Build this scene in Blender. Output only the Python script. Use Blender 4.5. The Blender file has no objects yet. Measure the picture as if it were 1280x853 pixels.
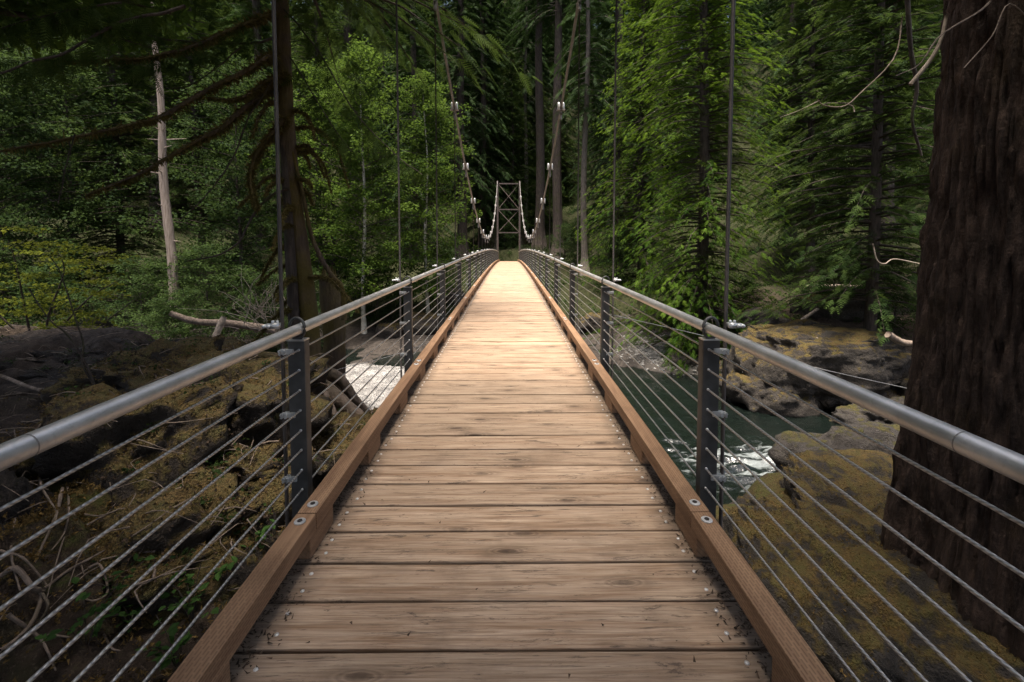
import bpy, bmesh, math, random
import numpy as np
from mathutils import Matrix, Vector, Euler
R = math.radians
rng = np.random.default_rng(7)
random.seed(7)
scene = bpy.context.scene
col = scene.collection

# ------------------------------------------------------------------ camera
F, W0, H0 = 569.0, 1280.0, 853.0
PITCH, YAW = R(3.0), R(0.4)
CAM = Vector((0.025, 0.0, 1.62))
cd = bpy.data.cameras.new('camera')
cd.sensor_width = 36.0
cd.lens = 36.0 * F / W0
cd.clip_start, cd.clip_end = 0.05, 2000
cd.shift_y = (math.tan(PITCH) - 116.5 / F) * F / W0
cam = bpy.data.objects.new('camera', cd)
cam.location = CAM
cam.rotation_euler = (R(90) - PITCH, 0, -YAW)
col.objects.link(cam)
scene.camera = cam
CR = Euler((R(90) - PITCH, 0, -YAW)).to_matrix()

def at(px, py, Y):
    """point of the place that lies Y metres ahead behind photograph pixel px, py"""
    d = CR @ Vector(((px - 640) / F, (426.5 - py) / F + cd.shift_y * W0 / F, -1))
    t = Y / d.y
    return np.array((CAM.x + d.x * t, Y, CAM.z + d.z * t))

# ------------------------------------------------------------------ light
SUN_EL, SUN_AZ = R(81), R(200)          # azimuth from +Y towards +X
w = bpy.data.worlds.new('World'); scene.world = w
w.use_nodes = True
wn = w.node_tree
bg = wn.nodes['Background']
sky = wn.nodes.new('ShaderNodeTexSky')
sky.sky_type = 'NISHITA'; sky.sun_disc = False
sky.sun_elevation = SUN_EL; sky.sun_rotation = SUN_AZ
sky.air_density = 1.0; sky.dust_density = 6.0; sky.ozone_density = 0.6
bg.inputs['Strength'].default_value = 0.055
wn.links.new(sky.outputs[0], bg.inputs[0])
sd = bpy.data.lights.new('sun', 'SUN')
sd.energy = 1.5; sd.angle = R(14); sd.color = (1.0, 0.93, 0.84)
so = bpy.data.objects.new('sun', sd); col.objects.link(so)
sv = Vector((math.sin(SUN_AZ) * math.cos(SUN_EL), math.cos(SUN_AZ) * math.cos(SUN_EL), math.sin(SUN_EL)))
so.rotation_euler = sv.to_track_quat('Z', 'Y').to_euler()
so.location = (0, 0, 60)
scene.view_settings.view_transform = 'Standard'
scene.view_settings.look = 'None'
scene.view_settings.exposure = 2.75
scene.view_settings.gamma = 1.0
scene.render.engine = 'CYCLES'
scene.cycles.use_denoising = True
scene.cycles.denoiser = 'OPENIMAGEDENOISE'
scene.cycles.denoising_input_passes = 'RGB_ALBEDO_NORMAL'
scene.cycles.denoising_prefilter = 'NONE'
scene.cycles.max_bounces = 6
scene.cycles.diffuse_bounces = 4
scene.cycles.glossy_bounces = 3
scene.cycles.transmission_bounces = 4
scene.cycles.use_adaptive_sampling = True
scene.cycles.adaptive_threshold = 0.008

# ------------------------------------------------------------------ noise
def _h(ix, iy, iz, seed):
    n = (ix * 374761393 + iy * 668265263 + iz * 1274126177 + seed * 974634777) & 0xFFFFFFFF
    n = ((n ^ (n >> 13)) * 1274126177) & 0xFFFFFFFF
    n = ((n ^ (n >> 16)) * 2246822519) & 0xFFFFFFFF
    return ((n ^ (n >> 15)) & 0xFFFF) / 32767.5 - 1.0

def vnoise(p, seed=0):
    p = np.asarray(p, float)
    i = np.floor(p).astype(np.int64); f = p - i
    f = f * f * f * (f * (f * 6 - 15) + 10)
    out = 0
    for dx in (0, 1):
        wx = f[:, 0] if dx else 1 - f[:, 0]
        for dy in (0, 1):
            wy = f[:, 1] if dy else 1 - f[:, 1]
            for dz in (0, 1):
                wz = f[:, 2] if dz else 1 - f[:, 2]
                out = out + wx * wy * wz * _h(i[:, 0] + dx, i[:, 1] + dy, i[:, 2] + dz, seed)
    return out

def fbm(p, seed=0, oct=4, gain=0.5):
    p = np.asarray(p, float); a = 1.0; s = 0; t = 0
    for o in range(oct):
        s = s + a * vnoise(p * 2.03 ** o + 17.3 * o, seed + o); t += a; a *= gain
    return s / t

def sstep(a, b, x):
    t = np.clip((x - a) / (b - a), 0, 1)
    return t * t * (3 - 2 * t)

# ------------------------------------------------------------------ mesh helpers
def mesh_np(name, v, f, smooth=False, tint=None, attrs=None):
    """v (N,3); f (M,3) or (M,4) int, or a list of such arrays"""
    me = bpy.data.meshes.new(name)
    fl = f if isinstance(f, list) else [f]
    fl = [np.asarray(a, np.int32) for a in fl if len(a)]
    nl = sum(a.size for a in fl); nf = sum(len(a) for a in fl)
    me.vertices.add(len(v)); me.vertices.foreach_set('co', np.asarray(v, np.float32).ravel())
    me.loops.add(nl); me.loops.foreach_set('vertex_index', np.concatenate([a.ravel() for a in fl]))
    tot = np.concatenate([np.full(len(a), a.shape[1], np.int32) for a in fl])
    st = np.concatenate(([0], np.cumsum(tot)[:-1])).astype(np.int32)
    me.polygons.add(nf); me.polygons.foreach_set('loop_start', st)
    me.polygons.foreach_set('loop_total', tot)
    me.polygons.foreach_set('use_smooth', np.full(nf, bool(smooth)))
    me.update(calc_edges=True)
    me.validate()
    at_ = dict(attrs or {})
    if tint is not None: at_['tint'] = tint
    for k, a in at_.items():
        A = me.attributes.new(k, 'FLOAT', 'POINT')
        A.data.foreach_set('value', np.asarray(a, np.float32))
    return me

class MB:
    def __init__(s): s.v = []; s.f3 = []; s.f4 = []; s.n = 0
    def add(s, v, f):
        v = np.asarray(v, float); f = np.asarray(f, int)
        if f.shape[1] == 3: s.f3.append(f + s.n)
        else: s.f4.append(f + s.n)
        s.v.append(v); s.n += len(v)
    def tube(s, pts, rad, seg=6, cap=True):
        v, f = tube(pts, rad, seg); n0 = s.n; s.add(v, f)
        if cap:
            P = np.asarray(pts, float); k = len(v)
            for c, base, fl in ((P[0], 0, 1), (P[-1], k - seg, 0)):
                m = s.n; s.v.append(c[None]); s.n += 1
                i = np.arange(seg); j = (i + 1) % seg
                a, b = (j, i) if fl else (i, j)
                s.f3.append(np.stack([np.full(seg, m), a + base + n0, b + base + n0], 1))
    def box(s, c, d, M=None):
        x, y, z = [q / 2 for q in d]
        v = np.array([(-x,-y,-z),(x,-y,-z),(x,y,-z),(-x,y,-z),(-x,-y,z),(x,-y,z),(x,y,z),(-x,y,z)])
        if M is not None: v = v @ np.array(M).T
        s.add(v + np.array(c), [(0,3,2,1),(4,5,6,7),(0,1,5,4),(1,2,6,5),(2,3,7,6),(3,0,4,7)])
    def lathe(s, c, prof, seg=10, M=None):
        a = np.linspace(0, 2 * np.pi, seg, endpoint=False); V = []
        for r, z in prof: V.append(np.stack([r * np.cos(a), r * np.sin(a), np.full(seg, z)], 1))
        V = np.concatenate(V)
        if M is not None: V = V @ np.array(M).T
        F_ = []
        for k in range(len(prof) - 1):
            for i in range(seg):
                j = (i + 1) % seg; F_.append((k*seg+i, k*seg+j, (k+1)*seg+j, (k+1)*seg+i))
        s.add(V + np.array(c), F_)
    def mesh(s, name, smooth=False, **k):
        fl = []
        if s.f3: fl.append(np.concatenate(s.f3))
        if s.f4: fl.append(np.concatenate(s.f4))
        return mesh_np(name, np.concatenate(s.v), fl, smooth, **k)

def cat(pts, n):
    """Catmull-Rom through pts -> n samples"""
    P = np.asarray(pts, float)
    if len(P) == 2: return P[0] + (P[1] - P[0]) * np.linspace(0, 1, n)[:, None]
    E = np.vstack([2 * P[0] - P[1], P, 2 * P[-1] - P[-2]])
    t = np.linspace(0, len(P) - 1 - 1e-9, n); i = t.astype(int); u = (t - i)[:, None]
    a, b, c, d = E[i], E[i + 1], E[i + 2], E[i + 3]
    return .5 * (2*b + (c-a)*u + (2*a-5*b+4*c-d)*u*u + (3*b-a-3*c+d)*u**3)

def tube(pts, rad, seg=6):
    P = np.asarray(pts, float); n = len(P)
    r = np.broadcast_to(np.asarray(rad, float), (n,))
    T = np.gradient(P, axis=0); T /= np.linalg.norm(T, axis=1)[:, None] + 1e-12
    ref = np.array((0, 0, 1.)) if abs(T[:, 2]).mean() < .8 else np.array((1., 0, 0))
    A = np.cross(T, ref); A /= np.linalg.norm(A, axis=1)[:, None] + 1e-12
    B = np.cross(A, T)
    a = np.linspace(0, 2*np.pi, seg, endpoint=False)
    V = P[:, None] + r[:, None, None] * (np.cos(a)[None, :, None] * A[:, None] + np.sin(a)[None, :, None] * B[:, None])
    i = np.arange(n - 1)[:, None] * seg; k = np.arange(seg)[None]; k2 = (k + 1) % seg
    f = np.stack([i + k, i + k2, i + seg + k2, i + seg + k], -1).reshape(-1, 4)[:, ::-1]
    return V.reshape(-1, 3), f

# ------------------------------------------------------------------ objects
def link(name, me, mat=None, parent=None, loc=None, kind=None):
    o = bpy.data.objects.new(name, me); col.objects.link(o)
    if mat is not None and not me.materials: me.materials.append(mat)
    if parent is not None: o.parent = parent
    if loc is not None: o.location = loc
    if kind: o['kind'] = kind
    return o
def tag(o, label, cat_, group=None):
    o['label'] = label; o['category'] = cat_
    if group: o['group'] = group
    return o
def thing(name, label, cat_, loc=(0,0,0), rz=0, group=None):
    o = bpy.data.objects.new(name, None); col.objects.link(o)
    o.location = loc; o.rotation_euler = (0, 0, rz); o.empty_display_size = .2
    return tag(o, label, cat_, group)
def dup(root, loc, rz=0, sc=1.0, label=None, group=None, lean=(0, 0)):
    r = root.copy(); col.objects.link(r)
    r.location = loc; r.rotation_euler = (lean[0], lean[1], rz); r.scale = (sc, sc, sc) if not hasattr(sc, '__len__') else sc
    if label: r['label'] = label
    if group: r['group'] = group
    elif 'group' in r: del r['group']
    for ch in list(root.children):
        c = ch.copy(); col.objects.link(c); c.parent = r
        for g in list(ch.children):
            d = g.copy(); col.objects.link(d); d.parent = c
    return r

# ------------------------------------------------------------------ materials
class NT:
    def __init__(s, name):
        s.m = bpy.data.materials.new(name); s.m.use_nodes = True
        s.t = s.m.node_tree; s.t.nodes.clear()
        s.out = s.n('ShaderNodeOutputMaterial')
    def n(s, ty, **kw):
        nd = s.t.nodes.new(ty)
        for k, v in kw.items():
            if k.startswith('i_'): s.set(nd, k[2:], v)
            else: setattr(nd, k, v)
        return nd
    def set(s, nd, key, v):
        key = int(key) if key.isdigit() else key.replace('_', ' ')
        if isinstance(v, bpy.types.NodeSocket): s.t.links.new(v, nd.inputs[key])
        else: nd.inputs[key].default_value = v
    def l(s, a, b): s.t.links.new(a, b)
    def noise(s, vec, scale, det=4, rough=.55, dist=0):
        n = s.n('ShaderNodeTexNoise'); s.l(vec, n.inputs['Vector'])
        n.inputs['Scale'].default_value = scale; n.inputs['Detail'].default_value = det
        n.inputs['Roughness'].default_value = rough; n.inputs['Distortion'].default_value = dist
        return n.outputs['Fac']
    def ramp(s, fac, stops, interp='LINEAR'):
        r = s.n('ShaderNodeValToRGB'); s.l(fac, r.inputs[0]); e = r.color_ramp; e.interpolation = interp
        while len(e.elements) < len(stops): e.elements.new(.5)
        for q, (p, c) in zip(e.elements, stops):
            q.position = p; q.color = tuple(c) + (1,) if len(c) == 3 else c
        return r.outputs[0]
    def g(s, fac, a, b):     # grey ramp a..b
        m = s.n('ShaderNodeMapRange'); s.l(fac, m.inputs[0]); m.inputs[1].default_value = a; m.inputs[2].default_value = b
        return m.outputs[0]
    def mix(s, fac, a, b, mode='MIX'):
        m = s.n('ShaderNodeMix', data_type='RGBA', blend_type=mode)
        for sock, v in ((m.inputs[0], fac), (m.inputs[6], a), (m.inputs[7], b)):
            if isinstance(v, bpy.types.NodeSocket): s.l(v, sock)
            else: sock.default_value = v if not hasattr(v, '__len__') else (tuple(v) + (1,))[:4]
        return m.outputs[2]
    def math(s, op, a, b=None):
        m = s.n('ShaderNodeMath', operation=op)
        for k, v in ((0, a), (1, b)):
            if v is None: continue
            if isinstance(v, bpy.types.NodeSocket): s.l(v, m.inputs[k])
            else: m.inputs[k].default_value = v
        return m.outputs[0]
    def coords(s, kind='Object', scale=(1,1,1), rand=0.0):
        tc = s.n('ShaderNodeTexCoord'); mp = s.n('ShaderNodeMapping')
        s.l(tc.outputs[kind], mp.inputs['Vector']); mp.inputs['Scale'].default_value = scale
        if rand:
            oi = s.n('ShaderNodeObjectInfo'); v = s.n('ShaderNodeVectorMath', operation='SCALE')
            v.inputs[0].default_value = (1, 3.7, 2.3); s.l(s.math('MULTIPLY', oi.outputs['Random'], rand), v.inputs['Scale'])
            s.l(v.outputs[0], mp.inputs['Location'])
        return mp.outputs[0]
    def attr(s, name):
        a = s.n('ShaderNodeAttribute', attribute_name=name); return a.outputs['Fac']
    def bump(s, h, strength, dist=.02, normal=None):
        b = s.n('ShaderNodeBump'); b.inputs['Strength'].default_value = strength; b.inputs['Distance'].default_value = dist
        s.l(h, b.inputs['Height'])
        if normal is not None: s.l(normal, b.inputs['Normal'])
        return b.outputs[0]
    def pbr(s, colr, rough=.8, metal=0., normal=None, spec=.4):
        p = s.n('ShaderNodeBsdfPrincipled')
        for k, v in (('Base Color', colr), ('Roughness', rough), ('Metallic', metal), ('Specular IOR Level', spec)):
            if isinstance(v, bpy.types.NodeSocket): s.l(v, p.inputs[k])
            else: p.inputs[k].default_value = v if not hasattr(v, '__len__') else (tuple(v) + (1,))[:4]
        if normal is not None: s.l(normal, p.inputs['Normal'])
        return p
    def done(s, sh):
        s.l(sh.outputs[0], s.out.inputs[0]); return s.m

def mat_leaf(name, a, b, trans=.35, rough=.55):
    if rough < .8: a = tuple(x * .72 for x in a); b = tuple(x * .70 for x in b)
    t = NT(name); oi = t.n('ShaderNodeObjectInfo')
    c = t.mix(t.attr('tint'), a, b)
    c = t.mix(t.math('MULTIPLY', oi.outputs['Random'], .35), c, tuple(x * y for x, y in zip(a, (.75, .85, .9))))
    p = t.pbr(c, .75, spec=.08)
    tr = t.n('ShaderNodeBsdfTranslucent'); t.l(t.mix(.5, c, tuple(min(1, x * 1.3) for x in b)), tr.inputs[0])
    m = t.n('ShaderNodeMixShader'); m.inputs[0].default_value = trans
    t.l(p.outputs[0], m.inputs[1]); t.l(tr.outputs[0], m.inputs[2])
    return t.done(m)

def mat_bark(name, a, b, moss=(.06, .07, .015), mossiness=.25, sc=(6, 6, 1.2), bump=.8):
    t = NT(name); v = t.coords('Object', sc, 50)
    n1 = t.noise(v, 2.2, 6, .65, .3); v2 = t.coords('Object', (1, 1, 1), 20); n2 = t.noise(v2, 1.3, 5)
    n3 = t.noise(v2, 22, 3)
    c = t.mix(t.g(n1, .3, .72), a, b)
    c = t.mix(t.g(n2, .62 - .3 * mossiness, .85 - .3 * mossiness), c, t.mix(n3, moss, tuple(x * .45 for x in moss)))
    h = t.math('ADD', n1, t.math('MULTIPLY', n3, .3))
    return t.done(t.pbr(c, .9, normal=t.bump(h, bump, .05), spec=.2))

def mat_plank():
    t = NT('plank_wood')
    v = t.coords('Object', (.55, 9, 9), 90); grain = t.noise(v, 3.2, 8, .68, .6)
    vf = t.coords('Object', (1.2, 60, 60), 90); fine = t.noise(vf, 2.4, 3, .6)
    v1 = t.coords('Object', (1, 1, 1), 90); blot = t.noise(v1, 2.6, 5, .6)
    oi = t.n('ShaderNodeObjectInfo')
    base = t.mix(t.g(grain, .3, .72), (.245, .138, .072), (.60, .45, .318))
    base = t.mix(t.math('MULTIPLY', oi.outputs['Random'], .75), base, t.mix(grain, (.19, .125, .078), (.35, .27, .19)))
    base = t.mix(t.math('MULTIPLY', t.g(fine, .45, .72), .6), base, (.12, .072, .042))
    # knots
    vk = t.coords('Object', (1.7, 5.2, 5.2), 60)
    dist = t.n('ShaderNodeMix', data_type='VECTOR'); dist.inputs[0].default_value = .05
    nz = t.n('ShaderNodeTexNoise'); t.l(vk, nz.inputs['Vector']); nz.inputs['Scale'].default_value = 3
    t.l(vk, dist.inputs[4]); t.l(nz.outputs['Color'], dist.inputs[5])
    vo = t.n('ShaderNodeTexVoronoi', voronoi_dimensions='2D'); t.l(dist.outputs[1], vo.inputs['Vector']); vo.inputs['Scale'].default_value = .62
    kd = vo.outputs['Distance']
    knot = t.ramp(kd, [(0, (1, 1, 1)), (.025, (.95, .95, .95)), (.05, (.7, .7, .7)), (.062, (.15, .15, .15)), (.08, (.55, .55, .55)), (.095, (.1, .1, .1)), (.115, (.32, .32, .32)), (.18, (0, 0, 0))])
    base = t.mix(t.math('MULTIPLY', t.math('MULTIPLY', knot, t.g(blot, .25, .5)), .95), base, (.05, .03, .018))
    # dark weather stains, scuffs
    stain = t.g(blot, .52, .68)
    base = t.mix(t.math('MULTIPLY', stain, .4), base, (.12, .078, .05))
    vs = t.coords('Object', (1.5, 7, 7), 30); sc = t.noise(vs, 2.4, 9, .82, .5)
    base = t.mix(t.math('MULTIPLY', t.g(sc, .575, .625), .72), base, (.06, .042, .031)); vs = t.coords('Object', (2.2, 26, 26), 55); sc = t.noise(vs, 2.0, 7, .75, .8)
    base = t.mix(t.math('MULTIPLY', t.g(sc, .57, .66), .8), base, (.055, .04, .03))
    # a little grime towards the plank ends (dirt gathers beside the kerbs)
    sx = t.n('ShaderNodeSeparateXYZ'); tc = t.n('ShaderNodeTexCoord'); t.l(tc.outputs['Object'], sx.inputs[0])
    ed = t.math('ADD', t.math('ABSOLUTE', sx.outputs[0]), t.math('MULTIPLY', blot, .25))
    base = t.mix(t.math('MULTIPLY', t.g(ed, .96, 1.12), .7), base, (.06, .045, .033))
    h = t.math('ADD', t.math('MULTIPLY', grain, .8), t.math('MULTIPLY', fine, .5))
    h = t.math('SUBTRACT', h, t.math('MULTIPLY', knot, .4))
    return t.done(t.pbr(base, t.ramp(grain, [(0, (.6,)*3), (1, (.8,)*3)]), normal=t.bump(h, .55, .012), spec=.3))

def mat_kerb():
    t = NT('kerb_timber')
    v = t.coords('Object', (9, .6, 9), 70); grain = t.noise(v, 3.0, 7, .65, .5)
    v1 = t.coords('Object', (1, 1, 1), 40); blot = t.noise(v1, 3.2, 4)
    c = t.mix(t.g(grain, .3, .7), (.17, .092, .05), (.32, .195, .11))
    c = t.mix(t.math('MULTIPLY', t.g(blot, .56, .72), .5), c, (.11, .06, .032))
    # rows of incising cuts
    br = t.n('ShaderNodeTexBrick', offset=.5); vb = t.coords('Object', (1, 1, 1))
    sw = t.n('ShaderNodeSeparateXYZ'); t.l(vb, sw.inputs[0]); cb = t.n('ShaderNodeCombineXYZ')
    t.l(sw.outputs[1], cb.inputs[0]); t.l(t.math('ADD', sw.outputs[0], sw.outputs[2]), cb.inputs[1])
    t.l(cb.outputs[0], br.inputs['Vector'])
    br.inputs['Scale'].default_value = 1; br.inputs['Brick Width'].default_value = .042; br.inputs['Row Height'].default_value = .0135
    br.inputs['Mortar Size'].default_value = .0043; br.inputs['Mortar Smooth'].default_value = .3; br.inputs['Bias'].default_value = 0
    cut = t.math('SUBTRACT', 1.0, br.outputs['Fac'])
    # only slim slots: bricks are the slots, mortar the timber between
    patch = t.g(t.noise(v1, 1.1, 2), .36, .5)
    slot = t.math('MULTIPLY', t.g(cut, .55, .95), patch)
    c = t.mix(t.math('MULTIPLY', slot, .45), c, (.07, .038, .02))
    h = t.math('SUBTRACT', t.math('MULTIPLY', grain, .7), t.math('MULTIPLY', slot, .6))
    return t.done(t.pbr(c, .75, normal=t.bump(h, .5, .008), spec=.3))

def mat_metal(name, a, b, metal=.8, r0=.35, r1=.6, sc=9, spec=.5):
    t = NT(name); v = t.coords('Object', (1, 1, 1), 30); n = t.noise(v, sc, 5, .6); n2 = t.noise(v, sc * 9, 3)
    c = t.mix(t.g(n, .35, .68), a, b)
    c = t.mix(t.math('MULTIPLY', t.g(n2, .55, .75), .3), c, tuple(x * .6 for x in a))
    r = t.n('ShaderNodeMapRange'); t.l(n, r.inputs[0]); r.inputs[3].default_value = r0; r.inputs[4].default_value = r1
    return t.done(t.pbr(c, r.outputs[0], metal, normal=t.bump(n2, .08, .004), spec=spec))

def mat_wire():
    t = NT('stranded_wire'); v = t.coords('Object')
    s = t.n('ShaderNodeSeparateXYZ'); t.l(v, s.inputs[0])
    ph = t.math('ADD', t.math('MULTIPLY', s.outputs[1], 300.), t.math('MULTIPLY', t.math('ADD', s.outputs[0], s.outputs[2]), 420.))
    wv = t.math('SINE', ph); n = t.noise(v, 6, 3)
    k = t.g(wv, -1, .4)
    c = t.mix(k, (.33, .315, .3), t.mix(n, (.52, .5, .47), (.64, .62, .58)))
    return t.done(t.pbr(c, .42, .75, normal=t.bump(wv, .35, .0015)))

def mat_rock(name, a, b, moss, amount):
    t = NT(name); v = t.coords('Object', (1, 1, 1), 20)
    n1 = t.noise(v, 1.6, 8, .7, .4); n2 = t.noise(v, 7, 6, .7); n3 = t.noise(v, 40, 3)
    c = t.mix(t.g(n1, .35, .66), a, b)
    c = t.mix(t.math('MULTIPLY', t.g(n2, .55, .7), .6), c, tuple(x * .35 for x in a))
    c = t.mix(t.math('MULTIPLY', t.g(n3, .64, .74), .22), c, tuple(min(1, x * 1.8) for x in b))
    ge = t.n('ShaderNodeNewGeometry'); s = t.n('ShaderNodeSeparateXYZ'); t.l(ge.outputs['Normal'], s.inputs[0])
    up = t.math('ADD', s.outputs[2], t.math('MULTIPLY', t.math('SUBTRACT', n2, .5), 1.8))
    mk = t.math('MULTIPLY', t.g(t.math('ADD', up, t.math('MULTIPLY', t.math('SUBTRACT', n1, .5), 3.6)), 1.05 - amount, 1.4 - amount), .92)
    mc = t.mix(t.g(n3, .35, .65), tuple(x * .4 for x in moss), moss)
    mc = t.mix(t.g(n2, .4, .65), mc, tuple(x * y for x, y in zip(moss, (.55, .75, .7))))
    c = t.mix(mk, c, mc)
    h = t.math('ADD', t.math('ADD', t.math('MULTIPLY', n2, 1.3), t.math('MULTIPLY', n3, .5)), t.math('MULTIPLY', t.math('MULTIPLY', mk, n3), .8))
    return t.done(t.pbr(c, .88, normal=t.bump(h, .95, .11), spec=.25))

def mat_ground():
    t = NT('forest_ground'); v = t.coords('Object')
    n1 = t.noise(v, .9, 8, .7); n2 = t.noise(v, 6, 7, .7); n3 = t.noise(v, 38, 4, .7)
    soil = t.mix(t.g(n2, .35, .68), (.02, .014, .01), (.065, .047, .034))
    soil = t.mix(t.math('MULTIPLY', t.g(n3, .56, .7), .7), soil, (.15, .115, .085))
    soil = t.mix(t.math('MULTIPLY', t.g(n1, .58, .72), .6), soil, (.04, .045, .016))
    moss = t.mix(t.g(n3, .3, .7), (.02, .016, .007), (.1, .072, .028))
    moss = t.mix(t.g(n2, .45, .66), moss, (.055, .062, .016))
    rock = t.mix(t.g(n2, .35, .65), (.016, .013, .011), (.07, .058, .048))
    grav = t.mix(t.g(n3, .35, .65), (.16, .152, .14), (.36, .35, .325))
    c = t.mix(t.attr('rock'), soil, rock)
    mk = t.g(t.math('ADD', t.attr('moss'), t.math('MULTIPLY', t.math('SUBTRACT', n2, .5), 1.4)), .3, .65)
    c = t.mix(mk, c, moss)
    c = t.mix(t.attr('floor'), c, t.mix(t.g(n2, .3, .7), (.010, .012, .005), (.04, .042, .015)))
    c = t.mix(t.attr('gravel'), c, grav)
    h = t.math('ADD', t.math('MULTIPLY', n2, .8), t.math('MULTIPLY', n3, .5))
    return t.done(t.pbr(c, .95, normal=t.bump(h, .8, .09), spec=.15))

def mat_water():
    t = NT('river_water'); v = t.coords('Object', (1, 1.5, 1))
    n = t.noise(v, 2.4, 5, .6, .6); n2 = t.noise(v, 9, 3)
    foam = t.attr('foam'); deep = t.mix(t.noise(v, .5, 3), (.003, .0045, .0038), (.006, .0095, .0075))
    p = t.pbr(deep, .07, normal=t.bump(t.math('ADD', n, t.math('MULTIPLY', n2, .5)), .45, .10), spec=.5)
    f = t.pbr((.24, .265, .26), .6, normal=t.bump(n2, .5, .05))
    m = t.n('ShaderNodeMixShader'); n4 = t.noise(t.coords('Object', (3, 7, 1)), 2.2, 6, .7, .8)
    t.l(t.math('MULTIPLY', t.g(t.math('ADD', foam, t.math('MULTIPLY', t.math('SUBTRACT', n4, .5), 2.0)), .1, 1.5), t.g(foam, .02, .35)), m.inputs[0])
    t.l(p.outputs[0], m.inputs[1]); t.l(f.outputs[0], m.inputs[2])
    return t.done(m)

M = dict(
    plank=mat_plank(), kerb=mat_kerb(), wire=mat_wire(),
    galv=mat_metal('galvanised_pipe', (.5, .485, .46), (.68, .66, .63), .7, .34, .52, 7),
    bright=mat_metal('zinc_fitting', (.55, .55, .54), (.72, .72, .7), .6, .3, .5, 14),
    post=mat_metal('dark_post_steel', (.062, .06, .056), (.112, .109, .103), .5, .45, .65, 8),
    cable=mat_metal('cable_steel', (.17, .155, .14), (.3, .28, .26), .4, .5, .7, 5),
    hanger=mat_metal('hanger_rod', (.018, .014, .012), (.045, .035, .03), .3, .55, .7, 6),
    tower=mat_metal('tower_brown_steel', (.055, .04, .034), (.11, .083, .07), .1, .6, .8, 4),
    bark_red=mat_bark('red_brown_bark', (.013, .0085, .0065), (.08, .052, .039), (.07, .045, .02), .2, (7, 7, 1.3), 1.0),
    bark_dark=mat_bark('dark_conifer_bark', (.022, .017, .014), (.085, .066, .054), (.05, .055, .015), .3),
    bark_pale=mat_bark('grey_conifer_bark', (.07, .058, .048), (.2, .168, .14), (.06, .06, .02), .15),
    bark_alder=mat_bark('pale_alder_bark', (.22, .2, .16), (.5, .47, .4), (.08, .09, .03), .3, (3, 3, 3), .3),
    bark_moss=mat_bark('mossy_bark', (.035, .025, .018), (.12, .085, .06), (.12, .09, .025), .85),
    snag=mat_bark('bleached_snag_wood', (.09, .068, .052), (.3, .245, .205), (.1, .09, .05), .1, (8, 8, .6), .6),
    drift=mat_bark('driftwood', (.16, .12, .09), (.42, .35, .28), (.08, .07, .02), .1, (3, 3, 3), .5),
    root=mat_bark('bare_root', (.08, .06, .046), (.28, .215, .165), (.06, .055, .015), .2, (5, 5, 5), .5),
    fir=mat_leaf('fir_needles', (.018, .038, .011), (.058, .105, .026), .28),
    hem=mat_leaf('hemlock_needles', (.024, .048, .011), (.10, .15, .028), .36),
    cedar=mat_leaf('cedar_sprays', (.035, .085, .008), (.18, .275, .028), .42),
    alder=mat_leaf('alder_leaves', (.03, .065, .012), (.13, .2, .03), .45),
    maple=mat_leaf('vine_maple_leaves', (.055, .08, .012), (.24, .26, .03), .45),
    leafm=mat_leaf('undergrowth_leaves', (.02, .04, .012), (.08, .125, .03), .35),
    sprig=mat_leaf('bright_seedling_leaves', (.035, .08, .02), (.1, .2, .045), .4),
    moss=mat_leaf('moss_tufts', (.034, .024, .009), (.27, .172, .058), .2, .9),
    hangmoss=mat_leaf('hanging_moss', (.05, .04, .012), (.15, .115, .035), .25, .9),
    dead=mat_leaf('dead_litter', (.02, .014, .01), (.09, .06, .04), 0.0, .9),
    rock_gold=mat_rock('gold_mossy_rock', (.024, .02, .016), (.08, .067, .054), (.2, .122, .034), .44),
    rock_moss=mat_rock('deep_moss_cover', (.022, .017, .013), (.08, .062, .047), (.22, .14, .048), .74),
    rock_dark=mat_rock('dark_bank_rock', (.016, .013, .011), (.06, .048, .04), (.06, .048, .014), .1),
    rock_grey=mat_rock('grey_river_rock', (.032, .027, .023), (.09, .078, .066), (.15, .11, .03), .2),
    rock_pale=mat_rock('pale_river_cobble', (.16, .15, .14), (.42, .40, .37), (.3, .28, .2), -.9),
    ground=mat_ground(), water=mat_water(),
)

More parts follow.
